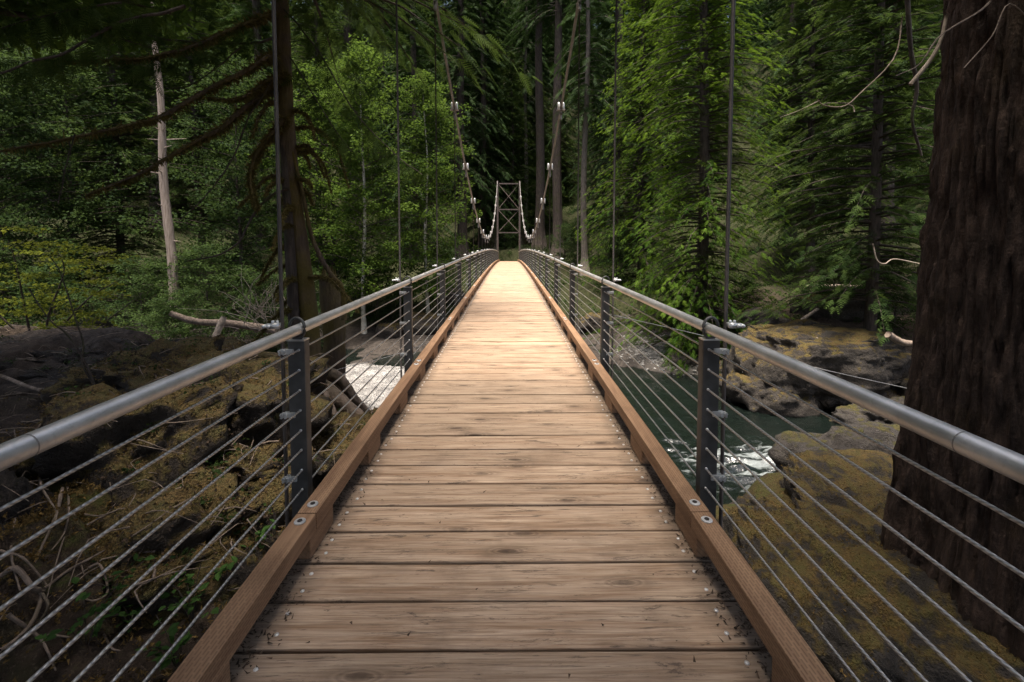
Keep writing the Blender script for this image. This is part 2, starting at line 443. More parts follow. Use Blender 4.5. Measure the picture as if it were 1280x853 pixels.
# ------------------------------------------------------------------ terrain
ZW = -4.6
CP = np.array([
 (0,-10,-.6),(-10,-10,.6),(10,-10,-.4),(-25,-10,2),(25,-10,1.5),(0,-2,-1.2),
 (0,2,-2.3),(0,5,-3.1),(0,8,-4.2),(-1.6,3,-2.0),(-2.4,4,-1.75),(-2.3,2.2,-1.55),(-3,5,-1.9),(-2.6,7,-2.6),(-4.0,4,-1.0),(-4.5,6,-1.05),
 (-4.2,8.5,-1.5),(-3.4,9.5,-2.3),(-5.4,3.5,-.35),(-6,8,-.8),(-9,10,-.4),(-7.5,10,-1.0),(-7.4,12,-1.9),(-11,12,-.7),(-15,13,-.9),
 (-10,14.5,-2.7),(-8,15,-3.9),(-13,18,-4.2),(-12,4,0),(-7,0,-.2),(-5,11,-2.2),(-4.0,12.5,-3.9),(-3.2,11,-3.6),(-4,15,-4.5),(-2.2,13,-4.7),(-20,14,-.4),(-18,17,-3.6),
 (-4,17,-4.42),(-8,19,-4.38),(-13,20.5,-4.38),(-5,22,-4.45),(-12,22.7,-4.5),(-20,20,-4.35),(-2.5,19,-4.75),(-30,20,-4.3),(-40,18,-2),
 (-4,25,-5.4),(-12,25.5,-5.4),(-25,26,-5.3),(0,18,-5.4),(0,23,-5.5),(2,13,-5.3),(5,20,-5.6),(5,14,-5.4),(7,12.7,-5.3),(10,13.2,-5.3),(14,13,-5.3),(20,12.5,-5.2),(30,12,-5.2),
 (2.6,3,-1.9),(3,6,-2.2),(4,8,-2.5),(5.5,8.6,-2.2),(7.5,9,-2.05),(10,9,-2.2),(5,3,-2.4),(8,4,-1.7),(12,4,-1),(25,4,0),(2.9,8.6,-3.6),(4.2,10,-5.0),(7,11,-5.0),(12,11,-5.0),(2,9.5,-4.6),
 (9.7,24.5,-4.4),(9.5,27.3,-4.1),(12.5,17.0,-5.0),(17,17.5,-3.9),(10.2,19.6,-5.0),(14,21,-2.7),(16,23,-1.8),(22,19,-1),(8,29.5,-3.7),(5,28.6,-4.6),(32,20,1),
 (0,29.5,-4.3),(-6,29,-4.3),(-15,29,-4.2),(-30,30,-3.8),(0,34,-3),(-5,34,-2.5),(5,34,-2.7),(0,40,-1.7),(-8,38,-1.6),(8,37,-1.5),(0,47,-.9),(0,54,-.6),(-10,50,0),(10,50,0),
 (-15,34,-2),(-25,40,1),(-40,36,4),(25,34,2),(15,31,-.8),(0,65,1.5),(-20,58,4),(20,58,5),(0,80,8),(-30,80,16),(30,80,17),(0,110,42),(-50,110,45),(50,110,45),
 (-60,40,14),(60,40,14),(-60,15,4),(60,10,6),(0,150,80),(-90,70,45),(90,70,45),(-90,20,20),(90,20,20),(0,220,85),(-120,160,85),(120,160,85),(-60,-40,6),(60,-40,6),(0,-50,3)], float)

def terrain_raw(x, y):
    x = np.asarray(x, float).ravel(); y = np.asarray(y, float).ravel()
    out = np.empty_like(x)
    for a in range(0, len(x), 20000):
        X = x[a:a+20000, None]; Y = y[a:a+20000, None]
        sc = 1.0 + .02 * np.hypot(CP[:, 0], CP[:, 1] - 8)[None]
        d2 = ((X - CP[:, 0]) ** 2 + (Y - CP[:, 1]) ** 2) / sc ** 1
        wt = 1.0 / (d2 + .12) ** 2
        out[a:a+20000] = (wt * CP[:, 2]).sum(1) / wt.sum(1)
    return out
def gravel_mask(x, y):
    p = np.stack([x * .6, y * .6, x * 0], 1); n = fbm(p, 5, 3)
    m = sstep(14.6, 15.6, y + n) * sstep(24.4, 23.2, y + .7 * n) * sstep(-1.6, -3.0, x + .6 * n) * sstep(-45, -40, x)
    m2 = np.exp(-(((x - 9.5) / 1.9) ** 2 + ((y - 25.2) / 2.4) ** 2) * 1.3)
    m3 = sstep(27, 28, y) * sstep(31, 29.5, y + n) * .5 * sstep(6, 3, x)
    return np.clip(np.maximum(m, m2 * 1.4), 0, 1)
def terrain(x, y):
    x = np.asarray(x, float).ravel(); y = np.asarray(y, float).ravel()
    z = terrain_raw(x, y)
    g = gravel_mask(x, y)
    p = np.stack([x, y, z], 1)
    amp = np.where(y > 27, .35, .22) * (1 - .85 * g)
    near = sstep(16, 10, y) * sstep(-1.6, -2.6, x)
    z = z + amp * fbm(p * .9, 11, 4) + (1 - g) * (.10 + .16 * near) * (1 - np.abs(fbm(p * np.array((1.7, 1.7, 2.6)), 31, 5, .6)) * 2.6)
    z = z + near * .10 * np.abs(fbm(p * 4.2, 33, 3))
    z = z - .75 * sstep(2.3, 3.0, x) * sstep(12, 11, x) * sstep(10.2, 9.4, y) * sstep(2, 3, y)
    far = sstep(55, 110, np.hypot(x, y))
    z = z + far * 2.5 * fbm(p * .12, 41, 3)
    return z
def axis_pts(lo, hi, c, n, k):
    t = np.linspace(math.asinh((lo - c) / k), math.asinh((hi - c) / k), n)
    return c + k * np.sinh(t)
gx = axis_pts(-400, 400, 0, 390, 5.5); gy = axis_pts(-120, 520, 8, 390, 6.5)
GX, GY = np.meshgrid(gx, gy); tx, ty = GX.ravel(), GY.ravel(); tz = terrain(tx, ty)
ii = np.arange(len(gy) - 1)[:, None] * len(gx) + np.arange(len(gx) - 1)[None]
tf = np.stack([ii, ii + 1, ii + 1 + len(gx), ii + len(gx)], -1).reshape(-1, 4)
pn = np.stack([tx, ty, tz], 1)
moss_m = np.exp(-(((tx + 4.2) / 2.0) ** 2 + ((ty - 6.2) / 2.6) ** 2)) * 1.1
moss_m = np.maximum(moss_m, sstep(1.5, 3, tx) * sstep(10, 8.5, ty) * sstep(2, 4, ty) * .8)
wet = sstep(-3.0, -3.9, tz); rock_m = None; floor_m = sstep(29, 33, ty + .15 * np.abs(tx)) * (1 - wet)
rock_m = np.clip(sstep(.1, .5, fbm(pn * .5, 77, 3)) + sstep(2, 3, tx) * sstep(11.5, 10, ty) * .8, 0, 1) * sstep(60, 40, ty)
rock_m = np.maximum(rock_m, wet)
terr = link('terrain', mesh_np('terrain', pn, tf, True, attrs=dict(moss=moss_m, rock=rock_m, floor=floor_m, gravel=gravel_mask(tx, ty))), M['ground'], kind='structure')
terr['label'] = 'steep wooded river banks with brown soil, moss and bare rock'

# ------------------------------------------------------------------ river
wx = np.concatenate([np.linspace(-120, -8, 60), np.linspace(-7.5, 16, 200), np.linspace(16.5, 90, 40)])
wy = np.concatenate([np.linspace(6, 9, 8), np.linspace(9.1, 20, 130), np.linspace(20.2, 40, 60)])
WX, WY = np.meshgrid(wx, wy); wxr, wyr = WX.ravel(), WY.ravel()
rap = np.exp(-(((wxr - 7.4) / 2.8) ** 2 + ((wyr - 12.6 + .12 * (wxr - 7)) / 2.0) ** 2))
rap = np.maximum(rap, 0 * np.exp(-(((wxr - 3.2) / 1.8) ** 2 + ((wyr - 12.0) / 1.5) ** 2)))
q = np.stack([wxr * .75 + wyr * .45, wyr * 2.6, wxr * 0], 1)
fo = fbm(q * 1.7, 3, 5, .65); fo2 = fbm(q * 4.5, 9, 3)
foam = np.clip(sstep(-.05, .6, fo * 1.2 + .6 * fo2 + (rap - .78) * .9) * sstep(.12, .6, rap), 0, 1)
wz = ZW + .05 * fbm(q * 1.6, 6, 4) + .03 * fbm(q * np.array((3.2, 1.6, 1)), 16, 3) + rap * .22 * fbm(q * 1.9, 8, 3) + foam * .05
iw = np.arange(len(wy) - 1)[:, None] * len(wx) + np.arange(len(wx) - 1)[None]
river = link('river', mesh_np('river', np.stack([wxr, wyr, wz], 1), np.stack([iw, iw + 1, iw + 1 + len(wx), iw + len(wx)], -1).reshape(-1, 4), True, attrs=dict(foam=foam)), M['water'], kind='structure')
river['label'] = 'dark green river with white rapids beside the mossy rock'

# cobbles of the gravel bars
def octa(n, s0, s1, P, flat=.6):
    base = np.array([(1,0,0),(-1,0,0),(0,1,0),(0,-1,0),(0,0,1),(0,0,-1)], float)
    f = np.array([(0,2,4),(2,1,4),(1,3,4),(3,0,4),(2,0,5),(1,2,5),(3,1,5),(0,3,5)])
    s = rng.uniform(s0, s1, (n, 1, 1)) * rng.uniform(.6, 1.2, (n, 1, 3)) * np.array((1, 1, flat))
    v = base[None] * s * rng.uniform(.75, 1.2, (n, 6, 1))
    a = rng.uniform(0, 6.28, n); c, sn = np.cos(a)[:, None], np.sin(a)[:, None]
    v = np.stack([v[..., 0]*c - v[..., 1]*sn, v[..., 0]*sn + v[..., 1]*c, v[..., 2]], -1) + P[:, None]
    return v.reshape(-1, 3), (f[None] + 6 * np.arange(n)[:, None, None]).reshape(-1, 3)
n = 26000
cx, cy = rng.uniform(-16, -1.5, n), rng.uniform(14.8, 24.3, n)
k = gravel_mask(cx, cy) > rng.uniform(.25, .9, n); cx, cy = cx[k], cy[k]
cx2, cy2 = rng.normal(9.5, 1.2, 2600), rng.normal(25.2, 1.4, 2600)
cx, cy = np.concatenate([cx, cx2]), np.concatenate([cy, cy2])
cz = terrain(cx, cy) + .02
v, f = octa(len(cx), .035, .11, np.stack([cx, cy, cz], 1))
gb = link('gravel', mesh_np('gravel', v, f), M['rock_pale'], kind='stuff')
gb['label'] = 'pale river cobbles of the gravel bars'

# ------------------------------------------------------------------ bridge
S, Y1, NP = 2.88, 2.61, 18
PY = [Y1 + S * k for k in range(-1, 17)]
YT = 53.5
def dz(y): return .020 * y - .0006 * np.maximum(0, y - 12.0) ** 2
def slope(y): return float((dz(y + .05) - dz(y - .05)) / .1)
def zc(y): return 2.2 + np.where(y < 27, .0114, .0102) * (y - 27.0) ** 2
bridge = thing('suspension_bridge', 'wooden deck suspension footbridge with steel cable railings over the river', 'footbridge')

def bevel_box(dx, dy, dzz, b, name, seg=1, jitter=0.0, seed=0, cuts=0):
    bm = bmesh.new(); bmesh.ops.create_cube(bm, size=1)
    bmesh.ops.scale(bm, vec=(dx, dy, dzz), verts=bm.verts)
    if cuts:
        e = [e for e in bm.edges if abs((e.verts[0].co - e.verts[1].co).normalized().x) > .9]
        bmesh.ops.subdivide_edges(bm, edges=e, cuts=cuts)
    e = [e for e in bm.edges if len(e.link_faces) == 2 and e.calc_face_angle(0) > .5]
    bmesh.ops.bevel(bm, geom=e, offset=b, segments=seg, profile=.6, affect='EDGES')
    if jitter:
        rr = random.Random(seed)
        ph = rr.uniform(0, 6)
        for v in bm.verts:
            v.co.y += jitter * math.sin(v.co.x * 2.3 + ph) * (1 if v.co.y > 0 else -.6)
            v.co.z += jitter * .5 * math.sin(v.co.x * 1.7 + ph * 2)
    me = bpy.data.meshes.new(name); bm.to_mesh(me); bm.free()
    return me
# deck planks, each its own part; the nearest carry their screws
PITCH_Y, NPL = .246, 226
pm = [bevel_box(2.34, .2295, .075, .007, 'plank', 2, .0025, i, 6) for i in range(6)]
for m_ in pm: m_.materials.append(M['plank'])
sm = MB(); sm.lathe((0, 0, 0), [(.0001, .005), (.006, .0045), (.0092, .0025), (.0098, 0), (.0098, -.004)], 9)
screw_me = sm.mesh('screw', True); screw_me.materials.append(M['galv'])
# gap lines in the photograph: y = 838 px <-> 1.71 m ahead
for i in range(NPL):
    y = 1.716 - .123 + PITCH_Y * (i - 8)
    if y > YT + .9: break
    o = link('plank', pm[(i * 5) % 6], None, bridge, (random.uniform(-.006, .006), y + random.uniform(-.002, .002), float(dz(y)) - .0375 + random.uniform(-.0025, .002)))
    o.rotation_euler = (math.atan(slope(y)), random.uniform(-.001, .001), random.uniform(-.0016, .0016))
    if 1.2 < y < 8.2:
        for sx in (-1, 1):
            for sy in (-.055, .055):
                link('screw', screw_me, None, o, (sx * .93 + random.uniform(-.008, .008), sy + random.uniform(-.008, .008), .0378))
# far screws, too small to pick apart singly
fs = MB()
for i in range(NPL):
    y = 1.716 - .123 + PITCH_Y * (i - 8)
    if y < 8.2 or y > 26: continue
    for sx in (-1, 1):
        for sy in (-.055, .055): fs.box((sx * .93, y + sy, float(dz(y)) + .003), (.022, .022, .006))
link('deck_screws', fs.mesh('deck_screws'), M['bright'], bridge, kind='stuff')
# stringers and floor beams below the deck
for sx in (-.75, 0, .75):
    b = MB(); ys = np.linspace(-1.5, YT, 40)
    vs = []
    for y in ys:
        z = float(dz(y)) - .08
        vs += [(sx - .05, y, z), (sx + .05, y, z), (sx + .05, y, z - .2), (sx - .05, y, z - .2)]
    fs_ = [(4*a + c, 4*a + (c+1) % 4, 4*a + 4 + (c+1) % 4, 4*a + 4 + c) for a in range(39) for c in range(4)]
    b.add(vs, fs_); link('stringer', b.mesh('stringer'), M['kerb'], bridge)
beam_me = bevel_box(2.7, .1, .16, .006, 'floor_beam')
beam_me.materials.append(M['post'])
# kerb timbers raised on blocks
KZT, KH, KW, KX = .2, .09, .1, 1.025
kerb_me = [bevel_box(KW, S - .006, KH, .005, 'kerb', 2) for _ in range(2)]
block_me = bevel_box(KW - .006, .3, KZT - KH, .004, 'kerb_block')
bw = MB(); bw.lathe((0, 0, 0), [(.0085, .004), (.026, .004), (.028, .002), (.028, -.002)], 16)
washer_me = bw.mesh('washer'); washer_me.materials.append(M['bright'])
bh = MB(); bh.lathe((0, 0, 0), [(.0001, .0075), (.0125, .0075), (.0135, .005), (.0135, -.002)], 6)
bolt_me = bh.mesh('bolt_head'); bolt_me.materials.append(M['hanger'])
for m_ in kerb_me: m_.materials.append(M['kerb'])
block_me.materials.append(M['kerb'])
for k in range(-1, 17):
    for sx in (-1, 1):
        y0 = Y1 + S * k - .31; ym = y0 + S / 2
        if ym - S / 2 > YT: continue
        ang = math.atan((float(dz(y0 + S)) - float(dz(y0))) / S)
        zb = (float(dz(y0)) + float(dz(y0 + S))) / 2
        o = link('kerb', kerb_me[k % 2], None, bridge, (sx * KX, ym, zb + KZT - KH / 2)); o.rotation_euler = (ang, 0, 0)
        for q in range(3):
            yb = y0 + S * q / 3 + .08
            link('kerb_block', block_me, None, bridge, (sx * KX, yb, float(dz(yb)) + (KZT - KH) / 2)).rotation_euler = (ang, 0, 0)
        for db in (-.075, .075):
            if k > 9: continue
            yb = y0 + db
            wv = link('bolt_washer', washer_me, None, bridge, (sx * KX, yb, float(dz(yb)) + KZT + .003)); wv.rotation_euler = (ang, 0, 0)
            link('bolt_head', bolt_me, None, wv)
# posts: steel channel with bolts, brackets clamped to the hanger rod
WIRE_H = [.157 + .1176 * i for i in range(8)]
PX = 1.2
pb = MB()
pb.box((0, 0, .335), (.096, .012, 1.39)); pb.box((-.045, .03, .335), (.008, .05, 1.386)); pb.box((.045, .03, .335), (.008, .05, 1.386))
post_me = pb.mesh('post'); post_me.materials.append(M['post'])
cp_ = MB(); cp_.box((0, .02, 1.036), (.102, .07, .008)); cap_me = cp_.mesh('post_cap'); cap_me.materials.append(M['galv'])
fr = MB()
for z in WIRE_H: fr.lathe((.018, -.012, z), [(.0001, .008), (.0075, .007), (.008, 0)], 8, Matrix.Rotation(R(90), 3, 'X'))
ferr_me = fr.mesh('wire_ferrules', True); ferr_me.materials.append(M['bright'])
br = MB()
br.box((-.05, -.012, 0), (.075, .012, .03)); br.box((-.05, .02, 0), (.07, .01, .02))
for sx in (-.085, -.062):
    br.lathe((sx, -.02, .006), [(.0001, .014), (.009, .014), (.009, 0)], 6, Matrix.Rotation(R(90), 3, 'X'))
    br.lathe((sx, -.02, -.010), [(.0001, .012), (.007, .012), (.007, 0)], 6, Matrix.Rotation(R(90), 3, 'X'))
brk_me = br.mesh('hanger_bracket'); brk_me.materials.append(M['bright'])
# ring that ties the rail to the hanger
lp = MB(); a = np.linspace(R(-20), R(340), 28)
lp.tube(np.stack([.048 * np.cos(a) - 0.0, a * 0, .062 * np.sin(a) + .012], 1), .0085, 8, False)
loop_me = lp.mesh('rail_ring', True); loop_me.materials.append(M['post'])
lc = MB()
lc.box((-.07, -.012, .03), (.05, .05, .028)); lc.box((-.105, -.014, .03), (.035, .03, .022))
for q in (-.095, -.118): lc.lathe((q, -.03, .03), [(.0001, .02), (.011, .018), (.012, 0)], 6, Matrix.Rotation(R(90), 3, 'X'))
for q in (-.06, -.085): lc.lathe((q, -.005, .046), [(.0001, .014), (.009, .012), (.009, 0)], 6)
clip_me = lc.mesh('ring_clip', True); clip_me.materials.append(M['bright'])
HX = 1.295
# clamp on the main cable: two rounded pads bolted over a plate, fork below
cl = MB()
for sx in (-1, 1):
    cl.lathe((sx * .054, -.02, -.02), [(.0001, -.03), (.03, -.03), (.034, -.01), (.034, .10), (.028, .13), (.015, .145), (.0001, .148)], 12)
clamp_pad = cl.mesh('clamp_pad', True); clamp_pad.materials.append(M['galv'])
cl = MB(); cl.box((0, 0, -.055), (.2, .1, .025)); cl.box((-.02, 0, -.12), (.012, .06, .13)); cl.box((.02, 0, -.12), (.012, .06, .13))
cl.lathe((0, .05, -.13), [(.0001, .1), (.018, .1), (.018, 0), (.0001, 0)], 8, Matrix.Rotation(R(90), 3, 'X'))
cl.lathe((0, 0, -.3), [(.014, 0), (.03, .03), (.03, .12), (.016, .15)], 8)
clamp_fork = cl.mesh('clamp_fork'); clamp_fork.materials.append(M['cable'])
for k, y in enumerate(PY):
    zd = float(dz(y))
    for sx in (-1, 1):
        p = link('post', post_me, None, bridge, (sx * PX, y, zd))
        p.scale = (-sx, 1, 1)
        link('post_cap', cap_me, None, p)
        if k < 9:
            link('wire_ferrules', ferr_me, None, p)
            for z in (.22, .6, .97): link('hanger_bracket', brk_me, None, p, (0, 0, z))
        zt = float(zc(y))
        hb = MB(); hb.tube([(0, 0, -.55), (0, 0, zt - zd - .2)], .0115, 8)
        hme = hb.mesh('hanger', True); hme.materials.append(M['hanger'])
        h = link('hanger', hme, None, bridge, (sx * HX, y + .03, zd))
        zr = 1.09
        lo = link('rail_ring', loop_me, None, h, (-sx * .095, -.02, zr)); lo.scale = (-sx, 1, 1); lo.rotation_euler = (0, 0, sx * R(8))
        if k < 12:
            lk = link('ring_clip', clip_me, None, h, (-sx * .045, -.02, zr)); lk.scale = (-sx, 1, 1)
        if zt - zd < 12:
            c1 = link('cable_clamp', clamp_fork, None, h, (0, 0, zt - zd))
            link('clamp_pad', clamp_pad, None, h, (0, 0, zt - zd))
        if sx == 1: link('floor_beam', beam_me, None, bridge, (0, y, zd - .37))
# the clamp pads sit on the hanger part: thing > hanger > pad
ys = np.concatenate([np.linspace(-1.6, 10, 30), np.linspace(10.5, YT - .3, 70)])
for sx in (-1, 1):
    b = MB(); b.tube(np.stack([ys * 0 + sx * 1.19, ys, dz(ys) + 1.098], 1), .0305, 20)
    link('handrail', b.mesh('handrail', True), M['galv'], bridge)
    for yj in (1.13, 7.2, 13.3):
        b = MB(); b.tube([(sx * 1.19, yj, float(dz(yj)) + 1.098), (sx * 1.19, yj + .004, float(dz(yj + .004)) + 1.098)], .0308, 20)
        link('rail_joint', b.mesh('rail_joint', True), M['cable'], bridge)
    for z in WIRE_H:
        b = MB(); b.tube(np.stack([ys * 0 + sx * 1.182, ys, dz(ys) + z + .002 * np.sin(ys * 1.1 + z * 30)], 1), .0056, 8)
        link('railing_wire', b.mesh('railing_wire', True), M['wire'], bridge)
    yc = np.linspace(-1, YT, 80)
    b = MB(); b.tube(np.stack([yc * 0 + sx * (HX + .004), yc + .03, zc(yc) - .005], 1), .03, 12)
    link('main_cable', b.mesh('main_cable', True), M['cable'], bridge)
    # backstay behind the tower and the end rail post
    b = MB(); b.tube([(sx * HX, YT + .05, float(zc(YT))), (sx * 1.6, YT + 16, -.2)], .03, 8)
    link('backstay', b.mesh('backstay'), M['cable'], bridge)
    # sagging wind guys beside the deck
    if sx == 1: pts = [at(757, 392, 6.2), at(895, 424, 7.4), at(1000, 455, 7.2), at(1140, 487, 5.9), at(1300, 520, 5.0)]
    else: pts = [at(590, 405, 12), at(505, 440, 10.2), at(430, 460, 9.6), at(390, 470, 9.4), at(330, 455, 9.6), at(240, 470, 10.4)]
    b = MB(); b.tube(cat(pts, 40), .007, 6)
    link('wind_guy', b.mesh('wind_guy', True), M['wire'], bridge)
def tower(y, ztop):
    t = MB()
    for sx in (-1, 1):
        t.box((sx * 1.29, y, (ztop - 1.2) / 2), (.2, .26, ztop + 1.2))
    o = link('tower', t.mesh('tower'), M['tower'], bridge)
    beams = (9.1, 6.1, 3.4)
    for z in beams:
        t = MB(); t.box((0, y, z), (2.378, .14, .14)); link('cross_beam', t.mesh('cross_beam'), M['tower'], o)
    for za, zb in ((9.02, 6.18), (6.02, 3.48)):
        for s, yy in ((1, -.05), (-1, .05)):
            t = MB(); t.tube([(-1.19 * s, y + yy, za), (1.19 * s, y + yy, zb)], .045, 4)
            link('diagonal_brace', t.mesh('diagonal_brace'), M['tower'], o)
    for sx in (-1, 1):
        t = MB(); t.box((sx * 1.29, y, ztop + .03), (.28, .4, .06)); t.tube([(sx * 1.29, y - .2, ztop + .05), (sx * 1.29, y, ztop + .13), (sx * 1.29, y + .2, ztop + .05)], .06, 8)
        link('cable_saddle', t.mesh('cable_saddle'), M['tower'], o)
tower(YT + .15, float(zc(YT)) - .1)

# needle litter swept against the kerbs
n = 20000
lx = (rng.choice([-1, 1], n)) * (rng.normal(1.05, .065, n)); ly = rng.uniform(1.0, 16, n) ** 1.0
keep = (np.abs(lx) > .88) & (np.abs(lx) < 1.16); lx, ly = lx[keep], ly[keep]
n2 = 260
lx = np.concatenate([lx, rng.uniform(-.95, .95, n2)]); ly = np.concatenate([ly, rng.uniform(1.2, 14, n2)])
P = np.stack([lx, ly, dz(ly) + .004], 1); m = len(P); a = rng.uniform(0, 6.28, m); L = rng.uniform(.008, .034, m)
d = np.stack([np.cos(a), np.sin(a), rng.uniform(-.05, .4, m)], 1) * L[:, None]; sdv = np.stack([-np.sin(a), np.cos(a), a * 0], 1) * rng.uniform(.0015, .006, m)[:, None]
V = np.stack([P - sdv, P + sdv, P + d], 1).reshape(-1, 3)
li = link('needle_litter', mesh_np('needle_litter', V, np.arange(3 * m).reshape(-1, 3), tint=np.repeat(rng.uniform(0, 1, m), 3)), M['dead'], kind='stuff')
li['label'] = 'dark needle litter gathered on the deck beside the kerbs'

# ------------------------------------------------------------------ foliage
def spray(nl, wdt, droop, lw, fwd=.22):
    T = []
    for i in range(nl):
        s = (i + .3) / nl
        L = wdt * (1 - s) ** .75 * (.45 + .55 * min(1, s * 5)) + .04
        for sd_ in (-1, 1):
            tip = (s + fwd * (1 - .4 * s), sd_ * L, -droop * s * s - .35 * L * droop * 2)
            T.append(((s - lw, 0, -droop * s * s), (s + lw, 0, -droop * s * s), tip))
    T.append(((.9, -.03, -droop * .81), (.9, .03, -droop * .81), (1.06, 0, -droop * 1.12)))
    return np.array(T)
def place(T, P, D, sc, roll=.35, up=(0, 0, 1)):
    n = len(P); D = D / np.linalg.norm(D, axis=1)[:, None]
    S_ = np.cross(D, np.array(up, float)); S_ /= np.linalg.norm(S_, axis=1)[:, None] + 1e-9
    U = np.cross(S_, D); a = rng.normal(0, roll, n)[:, None]
    S2 = S_ * np.cos(a) + U * np.sin(a); U2 = U * np.cos(a) - S_ * np.sin(a)
    V = P[:, None, None] + sc[:, None, None, None] * (T[None, ..., 0:1] * D[:, None, None] + T[None, ..., 1:2] * S2[:, None, None] + T[None, ..., 2:3] * U2[:, None, None])
    return V.reshape(-1, 3)
def fol_mesh(name, Vs, tints, mat):
    V = np.concatenate(Vs); t = np.concatenate(tints)
    me = mesh_np(name, V, np.arange(len(V)).reshape(-1, 3), tint=t); me.materials.append(mat)
    return me

def conifer(h, r_tr, cb, Rc, nb, ns, T, leaf, bark, e_lo=-.1, e_hi=.45, dr=.45, slen=(.45, .9), prof=.8, lean=0., dead=12, seed=0, maxz=None, trunk_seg=10, flat=.35, jit=.05):
    """-> (trunk mesh with limbs, crown mesh)"""
    global rng
    keep = rng; rng = np.random.default_rng(seed + 100)
    mb = MB(); zs = np.linspace(0, h, 26)
    flare = 1 + .9 * np.exp(-zs / (r_tr * 2.0))
    wob = np.stack([.12 * np.sin(zs * .25 + seed), .12 * np.sin(zs * .21 + 2 * seed), zs], 1); wob[:, 0] += lean * zs; wob[0, 2] = -.5
    mb.tube(wob, r_tr * flare * (1 - zs / h) ** .7 + .015, trunk_seg)
    u = (np.arange(nb) + rng.uniform(0, 1, nb)) / nb
    zb = cb + (h - cb) * u ** 1.05 * .985
    t = (zb - cb) / (h - cb)
    az = np.arange(nb) * 2.39996 + rng.normal(0, .5, nb)
    L = Rc * (1 - t) ** prof * rng.uniform(.62, 1.12, nb) * (.72 + .28 * np.minimum(1, t * 6 + .3)) + .25
    L *= 1 + .25 * vnoise(np.stack([np.cos(az) * 1.2, np.sin(az) * 1.2, zb * .35], 1), seed)
    gap = vnoise(np.stack([np.cos(az) * 1.6, np.sin(az) * 1.6, zb * .5], 1), seed + 5) > -.55
    e0 = e_lo + (e_hi - e_lo) * t + rng.normal(0, .08, nb)
    bx = np.interp(zb, zs, wob[:, 0]); by = np.interp(zb, zs, wob[:, 1])
    base = np.stack([bx, by, zb], 1)
    def pt(i, s):
        return base[i] + np.stack([np.cos(az[i]) * s * L[i], np.sin(az[i]) * s * L[i], L[i] * (e0[i] * s - dr * s * s)], -1)
    idx = np.where(gap)[0]
    for i in idx:
        if maxz and zb[i] > maxz: continue
        s = np.linspace(0, .92, 4); ii_ = np.full(4, i)
        mb.tube(pt(ii_, s), np.linspace(.012 + .012 * L[i], .005, 4), 3, False)
    for q in range(dead):       # bare dead stubs under the crown
        z = rng.uniform(max(.8, cb * .25), cb + 1); a = rng.uniform(0, 6.28); l = rng.uniform(.4, 1.8)
        b0 = np.array((np.interp(z, zs, wob[:, 0]), np.interp(z, zs, wob[:, 1]), z))
        mb.tube(cat([b0, b0 + (np.cos(a) * l * .5, np.sin(a) * l * .5, .05 - .1 * l), b0 + (np.cos(a) * l, np.sin(a) * l, -.3 * l)], 4), [.022, .014, .01, .004], 3, False)
    tm = mb.mesh('trunk', True); tm.materials.append(bark)
    N = len(idx) * ns
    bi = np.repeat(idx, ns); s = np.tile((np.arange(ns) + .5) / ns, len(idx)) + rng.uniform(-.5, .5, N) / ns
    s = .14 + .88 * s; s = np.clip(s, .1, 1)
    P = pt(bi, s); P += rng.normal(0, jit, (N, 3))
    tang = np.stack([np.cos(az[bi]), np.sin(az[bi]), e0[bi] - 2 * dr * s], 1)
    side = np.where(np.arange(N) % 2 == 0, 1, -1) * rng.uniform(.35, 1.15, N) * (1.05 - .55 * s)
    c, sn = np.cos(side), np.sin(side)
    D = np.stack([tang[:, 0] * c - tang[:, 1] * sn, tang[:, 0] * sn + tang[:, 1] * c, tang[:, 2] * .7 - rng.uniform(-.1, 1, N) * flat], 1)
    sc = rng.uniform(*slen, N) * (1.05 - .35 * s) * (.55 + .45 * (L[bi] / Rc))
    V = place(T, P, D, sc, .4)
    tip = .25 + .75 * s
    tint = np.clip(rng.uniform(0, .65, len(idx))[np.repeat(np.arange(len(idx)), ns)] + rng.normal(0, .2, N), 0, 1)
    cm = fol_mesh('crown', [V], [np.repeat(tint, len(T) * 3)], leaf)
    rng = keep
    return tm, cm

def leafT(kind):
    if kind == 'diamond': return np.array([((0,0,0),(.5,.34,.05),(1,0,-.1)), ((0,0,0),(1,0,-.1),(.5,-.34,.05))])
    # lobed leaf
    return np.array([((0,0,0),(.55,.1,0),(.35,.5,-.05)), ((.1,0,0),(1,0,-.12),(.55,.28,0)), ((.1,0,0),(.55,-.28,0),(1,0,-.12)), ((0,0,0),(.35,-.5,-.05),(.55,-.1,0))])
def leaf_cloud(C, rad, nper, size, T, flat=.5, seed=0, tint_c=None, updown=.5):
    n = len(C) * nper
    d = rng.normal(0, 1, (n, 3)); d /= np.linalg.norm(d, axis=1)[:, None]; d *= rng.uniform(.15, 1, (n, 1)) ** .5
    P = np.repeat(C, nper, 0) + d * np.repeat(rad, nper)[:, None] * np.array((1, 1, flat))
    D = np.stack([rng.normal(0, 1, n), rng.normal(0, 1, n), rng.normal(-.25, updown, n)], 1) + d * .7
    V = place(T, P, D, rng.uniform(size * .65, size * 1.25, n), .6)
    tc = rng.uniform(0, .75, len(C)) if tint_c is None else tint_c
    t = np.clip(np.repeat(tc, nper) + rng.normal(0, .18, n), 0, 1)
    return V, np.repeat(t, len(T) * 3)

